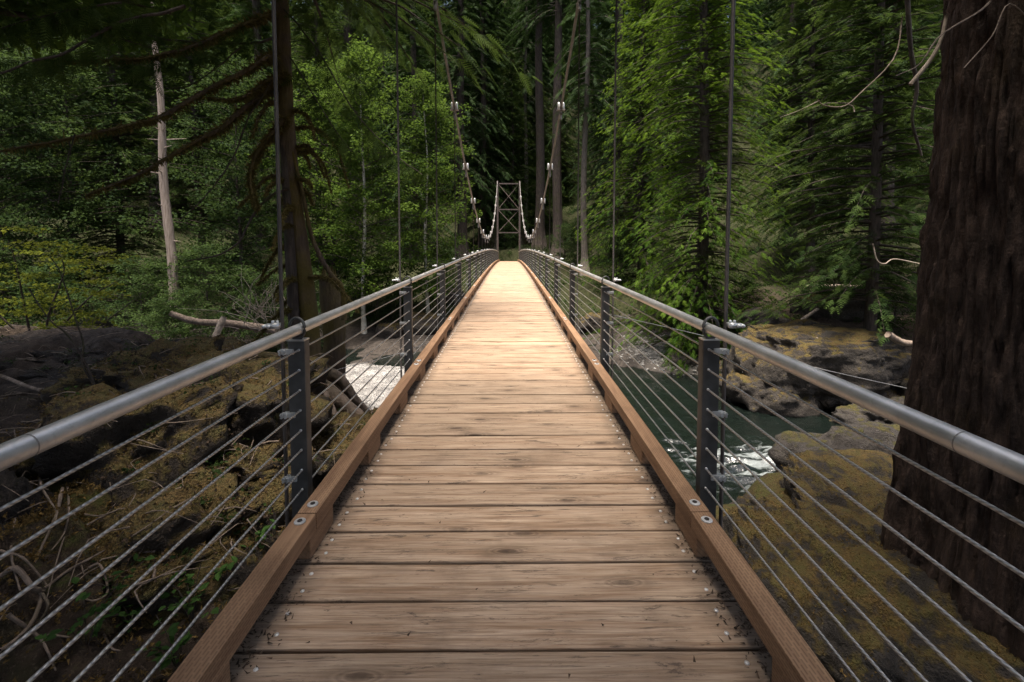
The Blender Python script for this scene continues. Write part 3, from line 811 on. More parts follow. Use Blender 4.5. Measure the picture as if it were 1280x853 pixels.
def broadleaf(h, r_tr, cb, Rc, nlimb, nper, size, leaf, bark, lean=(0, 0), seed=0, T=None, flat=.5, ccount=5, crad=.6):
    global rng
    keep = rng; rng = np.random.default_rng(seed + 500)
    mb = MB(); zs = np.linspace(0, h, 14)
    tr = np.stack([lean[0] * zs + .1 * np.sin(zs * .6 + seed), lean[1] * zs + .1 * np.sin(zs * .5), zs], 1); tr[0, 2] = -.4
    mb.tube(tr, r_tr * (1 - zs / h * .9) * (1 + .5 * np.exp(-zs / .4)), 8)
    lb_ = MB(); C, RD = [], []
    for i in range(nlimb):
        u = (i + rng.uniform(0, 1)) / nlimb; z = cb + (h - cb) * u * .97
        a = i * 2.4 + rng.normal(0, .4); l = Rc * (math.sin(math.pi * (.12 + .8 * u)) ** .7) * rng.uniform(.6, 1.15)
        b0 = np.array([np.interp(z, zs, tr[:, 0]), np.interp(z, zs, tr[:, 1]), z])
        e = rng.uniform(.1, .55); p = cat([b0, b0 + (np.cos(a) * l * .5, np.sin(a) * l * .5, l * e * .6), b0 + (np.cos(a) * l, np.sin(a) * l, l * e * .75)], 6)
        lb_.tube(p, np.linspace(max(.008, r_tr * .3 * (1 - u * .7)), .004, 6), 4, False)
        for q in range(ccount):
            s = rng.uniform(.3, 1.05); k = min(5, int(s * 5)); cpt = p[k] + rng.normal(0, .22 * l * .6, 3) * (1, 1, .6)
            C.append(cpt); RD.append(rng.uniform(.6, 1.3) * crad)
    tm = mb.mesh('trunk', True); tm.materials.append(bark)
    V, t = leaf_cloud(np.array(C), np.array(RD), nper, size, leafT('diamond') if T is None else T, flat)
    cm = fol_mesh('crown', [V], [t], leaf)
    lm = lb_.mesh('limbs', True); lm.materials.append(M['bark_dark'])
    rng = keep
    return tm, cm, lm
def put(name, label, cat_, meshes, loc, rz=0, sc=1., group=None, lean=(0, 0)):
    o = thing(name, label, cat_, loc, rz, group); o.scale = (sc, sc, sc); o.rotation_euler = (lean[0], lean[1], rz)
    link('trunk', meshes[0], None, o); link('crown', meshes[1], None, o)
    if len(meshes) > 2: link('limbs', meshes[2], None, o)
    return o
def gz(x, y): return float(terrain([x], [y])[0])
def gp(px, Y, dzz=-.1):
    x = at(px, 310, Y)[0]; return (x, Y, gz(x, Y) + dzz)

SP_FAR = spray(6, .40, .22, .07); SP_MID = spray(8, .36, .22, .045); SP_FINE = spray(11, .34, .2, .03)
SP_SM = spray(5, .42, .25, .085, .28); SP_CED = spray(9, .32, .5, .05, .3)
fA = conifer(50, .55, 9, 5.4, 330, 25, SP_FAR, M['fir'], M['bark_dark'], dr=.5, slen=(.5, .95), seed=1, dead=26)
fB = conifer(46, .45, 2.5, 5.2, 380, 25, SP_FAR, M['fir'], M['bark_dark'], dr=.5, slen=(.5, .95), seed=2, dead=14)
fT = conifer(62, .56, 27, 5.4, 260, 22, SP_FAR, M['fir'], M['bark_dark'], dr=.5, slen=(.5, .95), seed=11, dead=60)
fP = conifer(44, .3, 15, 3.8, 190, 12, SP_FAR, M['fir'], M['bark_pale'], dr=.55, slen=(.7, 1.3), seed=3, dead=20)
fH = conifer(29, .22, 2.9, 4.8, 400, 34, SP_SM, M['hem'], M['bark_dark'], e_lo=.08, e_hi=.4, dr=.36, slen=(.32, .7), seed=4, flat=.12, jit=.1)
fC = conifer(34, .32, .2, 5.4, 600, 38, SP_SM, M['cedar'], M['bark_dark'], e_lo=.0, e_hi=.4, dr=.42, slen=(.28, .6), seed=5, prof=.6, flat=.12, jit=.16)
aA = broadleaf(17, .14, 2.2, 3.4, 84, 34, .18, M['alder'], M['bark_alder'], seed=1, ccount=6)
aB = broadleaf(14, .13, .8, 3.8, 84, 34, .17, M['alder'], M['bark_dark'], seed=2, ccount=6, flat=.4)
aD = broadleaf(14, .13, .8, 4.0, 90, 36, .16, M['leafm'], M['bark_dark'], seed=12, ccount=6, flat=.4)
bS = broadleaf(5.5, .07, .2, 2.5, 50, 30, .13, M['leafm'], M['bark_dark'], seed=3, ccount=5, flat=.4, crad=.5)

# far bank, around the tower
T_fir = put('fir_tree', 'tall dark fir standing left of the far tower behind the railing', 'tree', fA, gp(577, 58), 0.4, 1.1)
def fir(src_m, name, px, Y, rz, sc, label, group=None): return put(name, label, 'tree', src_m, gp(px, Y), rz, sc, group)
fir(fT, 'fir_tree', 674, 63, 1.3, 1.15, 'tall fir with a bare dark trunk just right of the far tower')
fir(fT, 'fir_tree', 696, 57, 2.6, 1.1, 'thick straight fir trunk rising right of the tower beside the cable')
fir(fP, 'fir_tree', 731, 44, .8, 1., 'slim pale brown conifer trunk right of the tower above the railing')
fir(fP, 'fir_tree', 657, 72, 3.1, 1.1, 'narrow pale trunk deep in the woods seen over the tower')
fir(fB, 'fir_tree', 520, 52, 4.0, 1.05, 'dark fir behind the leaning pale alder stem')
fir(fB, 'fir_tree', 770, 50, 5.2, 1.1, 'dark fir filling the gap left of the bright cedar')
fir(fB, 'fir_tree', 604, 65, 4.7, 1.15, 'tall dark fir just left of the tower top')
fir(fB, 'fir_tree', 622, 80, 2.9, 1.5, 'tall dark fir right behind the tower far up the slope')
fir(fB, 'fir_tree', 660, 86, 0.9, 1.5, 'tall dark fir up the slope between the two thick trunks')
fir(fB, 'fir_tree', 588, 88, 1.2, 1.5, 'very tall fir closing the view high above the far tower')
fir(fB, 'fir_tree', 610, 76, 2.2, 1.25, 'dark fir directly behind the far tower')
fir(fH, 'hemlock_tree', 640, 68, 1.0, 1.0, 'young hemlock filling the dark opening of the tower')
fir(fB, 'fir_tree', 480, 62, .3, 1.2, 'tall dark fir above the bright leafy trees left of the bridge')
fir(fA, 'fir_tree', 820, 62, 4.4, 1.2, 'tall dark fir behind the bright green cedar')
# right bank
fir(fC, 'cedar_tree', 876, 25, .5, 1., 'bright green cedar with drooping sprays on the right bank')
fir(fC, 'cedar_tree', 800, 37, 2.3, .9, 'smaller green cedar half hidden left of the bright cedar')
fir(fH, 'hemlock_tree', 1090, 19, 1.9, 1., 'hemlock with feathery flat boughs between cedar and giant trunk')
fir(fH, 'hemlock_tree', 1010, 31, 4.0, 1.05, 'shaded hemlock behind the boulder and fallen pole')
fir(fB, 'fir_tree', 985, 40, .9, 1.0, 'dark fir right of the bright cedar')
fir(fA, 'fir_tree', 1105, 33, 2.8, .95, 'grey fir trunk in the shade behind the feathery hemlock')
fir(fB, 'fir_tree', 1180, 38, 3.5, 1.1, 'dark fir close to the left edge of the giant trunk')
fir(fH, 'hemlock_tree', 1230, 22, 3.3, 1.1, 'hemlock hidden behind the giant red trunk')
# left bank
fir(aA, 'alder_tree', 533, 31, .6, 1., 'slender pale stemmed alder left of the bridge railing')
fir(aA, 'alder_tree', 455, 30, 2.5, 1.1, 'bright green alder between the mossy hemlock and pale stem')
fir(aB, 'alder_tree', 415, 33, 4.0, 1.2, 'leafy green alder just right of the mossy hemlock trunk')
fir(aD, 'alder_tree', 300, 31, 1.0, 1.25, 'leafy tree between the bleached snag and mossy hemlock')
fir(fH, 'hemlock_tree', 250, 36, 5.0, 1.1, 'green hemlock just right of the bleached snag')
fir(aD, 'alder_tree', 90, 30, 2.2, 1.3, 'broad leafy tree left of the bleached snag')
fir(fH, 'hemlock_tree', 150, 33, 3.0, 1.15, 'hemlock close to the left side of the bleached snag')
fir(aD, 'alder_tree', 0, 27, 5.2, 1.2, 'leafy alder at the left edge above the vine maple')
fir(fB, 'fir_tree', 60, 45, 1.9, 1.15, 'dark fir behind the leafy trees at far left')
fir(fB, 'fir_tree', 330, 48, 3.9, 1.15, 'dark fir behind the mossy hemlock trunk')
fir(fA, 'fir_tree', 200, 52, 2.1, 1.2, 'tall dark fir behind the bleached snag')
fir(fH, 'hemlock_tree', 400, 44, 2.1, 1.2, 'dark hemlock behind the alders left of the bridge')
fir(fA, 'fir_tree', 440, 55, 5.1, 1.15, 'straight dark fir trunk behind the bright alders')
# low shrubs on both far banks
SH = [(385, 27.5, 1.0, 'bush beside the mossy stump across the gravel'), (330, 26.5, .9, 'bush behind the fallen log ends on the left'), (255, 26, 1.1, 'bush under the bleached snag'),
      (170, 25, 1., 'bush right of the vine maple across the river'), (205, 22.5, .62, 'bush hiding the foot of the bleached snag'), (228, 23.5, .7, 'bush just right of the foot of the bleached snag'), (60, 25, 1.1, 'bush behind the vine maple'), (470, 31.5, .8, 'bush above the gravel bar at the far bank'), (560, 36, .7, 'bush under the left railing near the far bank'),
      (770, 36, .8, 'low bush under the right railing at the far bank'), (840, 30, .8, 'bush at the foot of the bright cedar'), (940, 24, .55, 'bright bush left of the mossy boulder'), (1045, 24, .7, 'bush above the mossy boulder'), (1120, 21, .7, 'bush beside the giant trunk above the boulder'),
      (630, 62, .8, 'bush growing in the dark opening behind the tower'), (646, 66, .9, 'second bush deeper behind the tower opening'), (725, 47, .8, 'bush round the slim pale conifer trunk'), (705, 52, .8, 'bush at the foot of the thick fir right of the tower'),
      (-40, 24, 1.2, 'bush at the far left edge of the river')]
for i, (px, Y, sc, lb) in enumerate(SH):
    put('shrub', 'green ' + lb, 'shrub', bS, gp(px, Y), i * 1.7, sc)

bB = broadleaf(1.6, .03, .1, 1.2, 30, 26, .1, M['sprig'], M['bark_dark'], seed=31, ccount=4, flat=.5, crad=.28)
for i, (px, Y, sc, lb) in enumerate([(938, 21.5, .9, 'bright green leafy plant left of the huge mossy boulder'), (962, 20.6, .75, 'second bright plant tucked against the boulder'), (1030, 23.5, .9, 'bright plant behind the fallen pole'), (1085, 22.5, 1.1, 'bright plant above the flat boulder near the giant trunk'),
        (505, 33, 1.2, 'bright plant at the far bank under the left railing'), (545, 35, 1.1, 'bright plant higher up the far bank at left')]):
    put('leafy_plant', lb, 'plant', bB, gp(px, Y), i * 1.3, sc)
# forest up the slopes: one mass
def gn_forest(name, pts, srcs, label):
    me = bpy.data.meshes.new(name); me.from_pydata([tuple(p) for p in pts], [], [])
    o = link(name, me, kind='stuff'); o['label'] = label
    ng = bpy.data.node_groups.new(name, 'GeometryNodeTree')
    ng.interface.new_socket('Geometry', in_out='INPUT', socket_type='NodeSocketGeometry')
    ng.interface.new_socket('Geometry', in_out='OUTPUT', socket_type='NodeSocketGeometry')
    N = ng.nodes.new; gi, go = N('NodeGroupInput'), N('NodeGroupOutput')
    m2p = N('GeometryNodeMeshToPoints'); ng.links.new(gi.outputs[0], m2p.inputs[0])
    ioP = N('GeometryNodeInstanceOnPoints'); ng.links.new(m2p.outputs[0], ioP.inputs['Points'])
    join = N('GeometryNodeGeometryToInstance')
    for s in srcs:
        oi = N('GeometryNodeObjectInfo'); oi.inputs['Object'].default_value = s; oi.transform_space = 'ORIGINAL'; oi.inputs['As Instance'].default_value = True
        ng.links.new(oi.outputs['Geometry'], join.inputs[0])
    ng.links.new(join.outputs[0], ioP.inputs['Instance']); ioP.inputs['Pick Instance'].default_value = True
    rv = N('FunctionNodeRandomValue'); rv.data_type = 'FLOAT_VECTOR'; rv.inputs[0].default_value = (0, 0, 0); rv.inputs[1].default_value = (0, 0, 6.28)
    ng.links.new(rv.outputs[0], ioP.inputs['Rotation'])
    rs = N('FunctionNodeRandomValue'); rs.inputs[2].default_value = .85; rs.inputs[3].default_value = 1.35
    ng.links.new(rs.outputs[1], ioP.inputs['Scale'])
    ng.links.new(ioP.outputs[0], go.inputs[0])
    md = o.modifiers.new('scatter', 'NODES'); md.node_group = ng
    return o
src = [c for c in T_fir.children if c.name.startswith('crown')][0]
src2 = [c for o in col.objects if o.get('label', '').startswith('dark fir behind the leaning') for c in o.children if c.name.startswith('crown')][0]
fx, fy = [], []
r2 = random.Random(3)
for _ in range(9000):
    x, y = r2.uniform(-130, 130), r2.uniform(34, 150)
    if y < 66 + 0 * abs(x) and abs(x) < 34: continue
    if y < 48 and abs(x) < 45: continue
    if any((x - a) ** 2 + (y - b) ** 2 < 15 for a, b in zip(fx, fy)): continue
    fx.append(x); fy.append(y)
    if len(fx) > 420: break
src3 = [c for o in col.objects if o.get('label', '').startswith('young hemlock filling') for c in o.children if c.name.startswith('crown')][0]
gn_forest('forest', np.stack([fx, fy, terrain(fx, fy) - 3], 1), [src, src2, src3, src3], 'dense dark conifer forest climbing the valley slopes')

# undergrowth on the far banks
def scatter_tufts(name, xs, ys, rad, nper, size, mat, label, T=None, flat=.6, dzz=.1, kind='stuff'):
    P = np.stack([xs, ys, terrain(xs, ys) + dzz], 1)
    V, t = leaf_cloud(P, rad, nper, size, leafT('diamond') if T is None else T, flat)
    o = link(name, fol_mesh(name, [V], [t], mat), kind=kind); o['label'] = label
    return o
n = 5200; xs = rng.uniform(-45, 42, n); ys = rng.uniform(24, 80, n)
zz = terrain(xs, ys); k = (zz > -3.9) & ~((np.abs(xs) < 2.2) & (ys < 58)) & (gravel_mask(xs, ys) < .2) & (fbm(np.stack([xs * .35, ys * .35, xs * 0], 1), 91, 2) > -.3)
scatter_tufts('undergrowth', xs[k], ys[k], rng.uniform(.3, .95, k.sum()), 36, .16, M['leafm'], 'low green undergrowth covering the far banks', dzz=.25)
n = 420; xs = rng.uniform(8, 26, n); ys = rng.uniform(17, 27, n); k = terrain(xs, ys) > -3.6
scatter_tufts('undergrowth', xs[k], ys[k], rng.uniform(.2, .5, k.sum()), 26, .11, M['leafm'], 'leafy ground cover around the right bank boulders', dzz=.15)
n = 500; xs = rng.uniform(-30, -8, n); ys = rng.uniform(7, 15, n); k = (fbm(np.stack([xs * .5, ys * .5, xs * 0], 1), 92, 2) > .25) & (terrain(xs, ys) > -2)
scatter_tufts('undergrowth', xs[k], ys[k], rng.uniform(.1, .3, k.sum()), 20, .07, M['maple'], 'small green plants on the near left bank', dzz=.08)

# ------------------------------------------------------------------ rocks
def rock(name, label, c, r, seed, mat, sub=5, rough=.22, strata=.12, cat_='boulder', group=None, flat_top=None, rz=0, clump=0., blkamp=.12):
    bm = bmesh.new(); bmesh.ops.create_icosphere(bm, subdivisions=sub, radius=1)
    v = np.array([q.co for q in bm.verts])
    f = np.array([[q.index for q in p.verts] for p in bm.faces]); bm.free()
    n_ = v / np.linalg.norm(v, axis=1)[:, None]
    cell = np.sign(n_) * np.abs(n_) ** .72; v = cell / np.linalg.norm(cell, axis=1)[:, None] ** .55
    d = 1 + rough * fbm(n_ * 1.6 + seed * 7.1, seed, 5, .55) * 2
    v = v * d[:, None] * np.array(r)
    if flat_top is not None: v[:, 2] = np.where(v[:, 2] > flat_top, flat_top + (v[:, 2] - flat_top) * .3, v[:, 2])
    lay = np.abs(fbm(np.stack([v[:, 0] * .5, v[:, 1] * .5, v[:, 2] * 3.5], 1) + seed, seed + 3, 4))
    crk = 1 - np.abs(fbm(v * 1.3 + 3 * seed, seed + 8, 4)) * 3
    v = v + n_ * (strata * (lay - .2) - .09 * np.clip(crk, 0, 1) ** 3)[:, None] * min(1.0, min(r))
    blk = np.abs(fbm(v * 2.4 + 9 * seed, seed + 21, 3)); v = v + n_ * (blkamp * (np.minimum(blk, .28) - .14))[:, None] * min(1.0, min(r))
    v = v + n_ * (.05 * (1 - 2 * np.abs(fbm(v * 6, seed + 12, 4))))[:, None] * min(1.0, min(r) * 1.2)
    if clump:
        v = v + n_ * (clump * (np.abs(fbm(v * 2.6 + seed, seed + 31, 2)) * 1.6 - .3) + .35 * clump * (np.abs(fbm(v * 8 + seed, seed + 33, 3)) * 1.6 - .3))[:, None]
    o = link(name, mesh_np(name, v, f, True), mat, loc=tuple(c)); o.rotation_euler = (0, 0, rz)
    return tag(o, label, cat_, group)
rock('boulder', 'huge mossy boulder with a flat top at the right river edge', (13.0, 18.6, -3.2), (3.3, 2.4, 1.85), 3, M['rock_gold'], 6, .16, .2, flat_top=1.25, blkamp=.06)
rock('boulder', 'dark wet boulder below the huge mossy boulder at the waterline', (10.6, 18.0, -4.3), (1.8, 1.3, .95), 5, M['rock_gold'], 5)
rock('boulder', 'low grey rock at the foot of the huge mossy boulder', (14.2, 15.6, -4.6), (2.6, 1.1, .75), 6, M['rock_grey'], 5)
rock('boulder', 'reddish boulder behind the flat boulder beside the fallen pole', (12.5, 22.5, -2.1), (1.1, 1., .7), 8, M['rock_grey'], 4)
rock('boulder', 'moss capped boulder under the green bushes upslope of the fallen pole', (16.6, 23, -1.6), (1.9, 1.4, .9), 9, M['rock_gold'], 4)
rock('rock_outcrop', 'broad golden mossy rock outcrop beside the giant trunk', (6.9, 7.0, -3.6), (2.9, 2.1, 1.4), 12, M['rock_gold'], 6, .2, .16, 'rock', flat_top=.9, clump=.14)
rock('rock_outcrop', 'lower dark rock shelf right of the deck near the camera', (4.1, 5.0, -3.15), (1.7, 1.9, 1.1), 14, M['rock_gold'], 6, .22, .14, 'rock', clump=.10)
rock('rock_outcrop', 'pale grey rock ledge at the rapids behind the golden outcrop', (8.6, 10.2, -3.7), (2.2, .9, 1.25), 15, M['rock_grey'], 5, .2, .14, 'rock')
for i, (x, y, r, lb) in enumerate([(-3.6, 30.2, .9, 'grey rock at the waterline beyond the gravel bar'), (-5.6, 31.0, 1.2, 'largest grey rock on the far bank left of the bridge'), (-1.9, 31.6, 1.0, 'grey rock on the far bank close under the bridge'),
        (-4.2, 33.4, .9, 'brown rock upslope on the far bank left of the bridge'), (-7.8, 30.4, .9, 'dark rock at the water left of the largest grey rock'), (6.0, 31, .9, 'grey rock at the far bank right of the bridge'), (8.0, 30.6, .7, 'small rock behind the pale right gravel beach'), (11.6, 24.6, .5, 'low stone beside the right gravel beach'), (10.2, 21.6, .8, 'dark stone at the waterline behind the wet boulder'), (11.9, 20.9, 1.0, 'brown stone between the wet boulder and fallen pole'), (15.9, 16.2, 1.1, 'rock against the right side of the huge mossy boulder'),
        (17.2, 15.0, 1.0, 'shaded rock beside the giant trunk above the river'), (9.0, 23.2, .6, 'small stone at the near end of the right gravel beach'), (14.0, 20.9, .9, 'rock on the slope behind the huge mossy boulder'), (12.4, 15.9, .7, 'low wet stone in front of the huge mossy boulder'),
        (9.2, 20.4, .55, 'small wet stone in the water left of the mossy boulder')]):
    rock('boulder', lb, (x, y, gz(x, y) + r * .15), (r * 1.15, r, r * .75), 20 + i, M['rock_gold'] if i % 3 else M['rock_grey'], 4)

for i, (x, y, dz_, r_, lb) in enumerate([(-4.3, 7.2, .1, (1.3, 1.4, .75), 'largest golden brown mossy mound behind the near left post'), (-3.5, 6.0, .05, (.8, .9, .55), 'mossy hump nearest the near left post'),
        (-4.6, 5.4, .1, (1.1, .9, .6), 'broad mossy hump in the middle of the left bank'), (-3.1, 7.9, .0, (.9, 1.0, .6), 'mossy hump under the hemlock roots'), (-5.8, 7.6, .1, (1.2, 1.0, .6), 'mossy hump below the dark rock bench'),
        (-3.3, 4.4, .0, (.7, .8, .42), 'low mossy hump close to the left kerb')]):
    rock('mossy_mound', lb, (x, y, gz(x, y) + dz_), r_, 50 + i, M['rock_moss'], 5, .3, .06, 'rock', clump=.16, rz=i * .8)
rock('bank_rock', 'dark bare rock bench on the upper left bank', (-9.6, 9.6, -1.3), (3.2, 1.6, 1.05), 43, M['rock_dark'], 6, .25, .2, 'rock', flat_top=.8)
rock('bank_rock', 'dark undercut rock face at the lower left edge', (-4.9, 3.6, -1.3), (1.0, .9, 1.0), 44, M['rock_dark'], 5, .25, .2, 'rock')
# moss tufts on the mound and outcrop
def tufts(name, P, N, size, per, mat, label):
    n = len(P) * per
    PP = np.repeat(P, per, 0) + rng.normal(0, size * .5, (n, 3)); NN = np.repeat(N, per, 0) + rng.normal(0, .75, (n, 3))
    T = np.array([((-.05, -.28, 0), (-.05, .28, 0), (1, 0, .1))])
    V = place(T, PP, NN, rng.uniform(size * .5, size * 1.3, n), 3.0, (.3, .2, .9))
    big = fbm(PP * 1.5, 55, 3) * .5 + .5
    t = np.clip(big + rng.normal(0, .22, n), 0, 1)
    o = link(name, fol_mesh(name, [V], [np.repeat(t, 3)], mat), kind='stuff'); o['label'] = label
def rock_tufts(objs, count, size, name, label, thr=.15):
    PA, NA = [], []
    for o in objs:
        me = o.data; nv = len(me.vertices); c = np.empty(nv * 3, np.float32); nn = np.empty(nv * 3, np.float32)
        me.vertices.foreach_get('co', c); me.vertices.foreach_get('normal', nn)
        c = c.reshape(-1, 3); nn = nn.reshape(-1, 3); a_ = o.rotation_euler.z; Rm = np.array([[math.cos(a_), math.sin(a_), 0], [-math.sin(a_), math.cos(a_), 0], [0, 0, 1]]); c = c @ Rm + np.array(o.location); nn = nn @ Rm
        k = (nn[:, 2] + .9 * fbm(c * 1.1, 71, 4) + .5 * fbm(c * 4, 72, 2) > .45 + thr) & (c[:, 2] > terrain(c[:, 0], c[:, 1]) - .02)
        ix = np.where(k)[0]
        if len(ix): ix = rng.choice(ix, min(len(ix), count // len(objs)), False); PA.append(c[ix]); NA.append(nn[ix])
    tufts(name, np.concatenate(PA), np.concatenate(NA), size, 5, M['moss'], label)
RK = {o['label']: o for o in col.objects if o.get('category') in ('rock', 'boulder')}
rock_tufts([o for l, o in RK.items() if 'outcrop beside' in l or 'shelf right' in l], 18000, .026, 'moss', 'golden moss patches on the right rock outcrop', .4)
rock_tufts([o for l, o in RK.items() if 'mossy mound' in l or ('mossy' in l and 'hump' in l)], 16000, .024, 'moss', 'shaggy golden moss on the left mound', .02)
n = 17000; xs = rng.normal(-4.0, 1.25, n); ys = rng.normal(6.3, 1.9, n)
k = (ys > 2.5) & (xs < -2.3) & (fbm(np.stack([xs * .9, ys * .9, xs * 0], 1), 61, 3) > -.18); xs, ys = xs[k], ys[k]
e = .03; z0 = terrain(xs, ys); nx = -(terrain(xs + e, ys) - z0) / e; ny = -(terrain(xs, ys + e) - z0) / e
Nn = np.stack([nx, ny, np.ones_like(nx)], 1); Nn /= np.linalg.norm(Nn, axis=1)[:, None]
tufts('moss', np.stack([xs, ys, z0], 1), Nn, .03, 8, M['moss'], 'golden brown moss covering the left mound')

# ------------------------------------------------------------------ giant trunk at right
gtx, gty = 5.5, 4.7
gtz = -2.9
na, nz = 300, 220
A_ = np.linspace(0, 2 * np.pi, na, endpoint=False); Zs = np.concatenate([np.linspace(-.4, 12, nz - 20), np.linspace(12.6, 34, 20)])
AA, ZZ = np.meshgrid(A_, Zs); aa, zz_ = AA.ravel(), ZZ.ravel()
r0 = .93 * (1 - zz_ / 40) + (.30) * np.exp(-np.maximum(zz_, 0) / 1.6) * (1 + .4 * np.sin(aa * 5 + .6) + .2 * np.sin(aa * 9 + 2))
cyl = np.stack([np.cos(aa) * 7.5, np.sin(aa) * 7.5, zz_ * .55], 1)
w1 = fbm(cyl * .4, 4, 3) * .9
fur = np.abs(fbm(np.stack([np.cos(aa) * 12 + w1, np.sin(aa) * 12 + w1, zz_ * .7], 1), 3, 4)); fur2 = fbm(np.stack([np.cos(aa) * 22, np.sin(aa) * 22, zz_ * 3.2], 1), 9, 4)
lump = fbm(np.stack([np.cos(aa) * 2, np.sin(aa) * 2, zz_ * .5], 1), 13, 3)
rr_ = r0 + (.27 + .12 * fbm(cyl * .9, 18, 2)) * np.minimum(fur, .24) - .06 + .06 * fur2 * (fur > .05) + .06 * lump
lean_ = -.004
V = np.stack([rr_ * np.cos(aa) + lean_ * zz_, rr_ * np.sin(aa), zz_], 1)
ik = np.arange(nz - 1)[:, None] * na; kk = np.arange(na)[None]; k2_ = (kk + 1) % na
Fq = np.stack([ik + kk, ik + k2_, ik + na + k2_, ik + na + kk], -1).reshape(-1, 4)
giant = thing('giant_fir', 'giant red brown fir trunk with furrowed bark at the right edge', 'tree', (gtx, gty, gtz))
link('trunk', mesh_np('trunk', V, Fq, True), M['bark_red'], giant)
gT, gC = conifer(34, .3, 12.5, 3.4, 110, 24, SP_MID, M['fir'], M['bark_dark'], dr=.5, slen=(.5, .95), seed=9, dead=0)
link('crown', gC, None, giant)
b = MB()
for px_, py_, Y0, pts in (((0,0,0,0)),) if False else []: pass
gl = np.array((gtx, gty, gtz))
for pts, r_ in (([at(1238, 2, 3.95), at(1222, 16, 3.9), at(1175, 45, 3.8), at(1150, 80, 3.75), at(1120, 95, 3.7)], .009), ([at(1300, 40, 3.9), at(1262, 5, 3.85), at(1240, 45, 3.8), at(1205, 85, 3.75)], .005)):
    b.tube(cat(pts, 16) - gl, np.linspace(r_, .004, 16), 6)
link('dead_branch', b.mesh('dead_branch', True), M['root'], giant)

# pale hooked dead branches right
def stick(name, label, pts, r0_, r1_, mat, n=20, seg=7, cat_='branch', parent=None):
    P = cat(pts, n); c = P[0] if parent is None else np.zeros(3)
    b = MB(); wob = 1 + .18 * fbm(P * 5, 3, 2); b.tube(P - c, np.linspace(r0_, r1_, n) * wob, seg)
    o = link(name, b.mesh(name, True), mat, parent, tuple(c) if parent is None else None)
    if parent is None: tag(o, label, cat_)
    return o
stick('dead_branch', 'thick pale hooked dead branch hanging left of the giant trunk', [at(1183, 20, 4.8), at(1176, 50, 4.8), at(1163, 75, 4.8), at(1138, 106, 4.8)], .016, .022, M['drift'])
o = stick('dead_branch', 'long curved bare branch in front of the feathery hemlock', [at(1128, 20, 9), at(1118, 72, 9), at(1076, 116, 9), at(1055, 133, 9), at(1030, 132, 9), at(1022, 124, 9)], .012, .010, M['root'])
b = MB(); P0 = np.array(o.location)
b.tube(cat([at(1024, 126, 9), at(1000, 138, 9), at(975, 147, 9)], 6) - P0, np.linspace(.012, .005, 6), 5); link('twig', b.mesh('twig', True), M['drift'], o); b = MB(); b.tube(cat([at(1060, 131, 9), at(1066, 133, 9), at(1068, 140, 9)], 5) - P0, .01, 5)
link('twig', b.mesh('twig', True), M['drift'], o)
stick('dead_branch', 'white crooked stick low in the shade near the giant trunk', [at(1091, 305, 12), at(1096, 325, 12), at(1106, 330, 12), at(1118, 324, 12), at(1150, 330, 12)], .016, .014, M['drift'])
stick('fallen_pole', 'pale fallen pole leaning above the mossy boulder', [at(967, 423, 20.5), at(1005, 398, 21.5), at(1047, 369, 23)], .085, .07, M['drift'], cat_='log')
stick('driftwood_log', 'bleached driftwood plank lying on the flat mossy boulder', [at(1018, 424, 17.6), at(1045, 421, 18), at(1075, 426, 18.4)], .06, .04, M['drift'], cat_='log')
stick('driftwood_log', 'thinner driftwood stick along the front of the mossy boulder top', [at(1015, 431, 17), at(1050, 430, 17.2), at(1078, 433, 17.3)], .04, .03, M['drift'], cat_='log')
stick('fallen_log', 'weathered log lying on the shaded slope right of the bridge', [at(1005, 359, 26), at(1050, 358, 26), at(1095, 360, 26)], .12, .1, M['drift'], cat_='log')
stick('fallen_log', 'broken bark slab beside the boulder near the giant trunk', [at(1110, 418, 14), at(1128, 428, 14), at(1150, 430, 14)], .12, .07, M['root'], cat_='log')

# hanging mossy stem at right
stick('hanging_limb', 'dark mossy limb hanging down left of the giant trunk', [at(1133, -20, 8), at(1138, 60, 8), at(1146, 110, 8), at(1140, 150, 8), at(1152, 195, 8)], .042, .02, M['bark_dark'])

# ------------------------------------------------------------------ near hemlock with mossy branches, left
hb_ = gp(388, 9.0, -.3)
hY = 9.0
base = np.array((hb_[0], hY, hb_[2]))
top = at(349, 0, hY); slope_x = (top[0] - base[0]) / (top[2] - base[2])
nem = thing('near_hemlock', 'dark mossy hemlock with long bare branches on the left mound', 'tree', tuple(base))
b = MB(); zs = np.concatenate([np.linspace(-.4, 8, 50), np.linspace(8.5, 22, 14)])
P = np.stack([slope_x * zs + .05 * np.sin(zs * .9), .05 * np.sin(zs * .7), zs], 1)
rad = (.185 - .006 * zs + .11 * np.exp(-np.maximum(zs, 0) / .55)) * (1 + .09 * fbm(P * 2.5, 6, 3)); b.tube(P, np.maximum(rad, .03), 20)
link('trunk', b.mesh('trunk', True), M['bark_moss'], nem)
def traced(pix, Y0, Y1_, n=26): 
    Yv = np.linspace(Y0, Y1_, len(pix)); return cat([at(p[0], p[1], q) for p, q in zip(pix, Yv)], n) - base
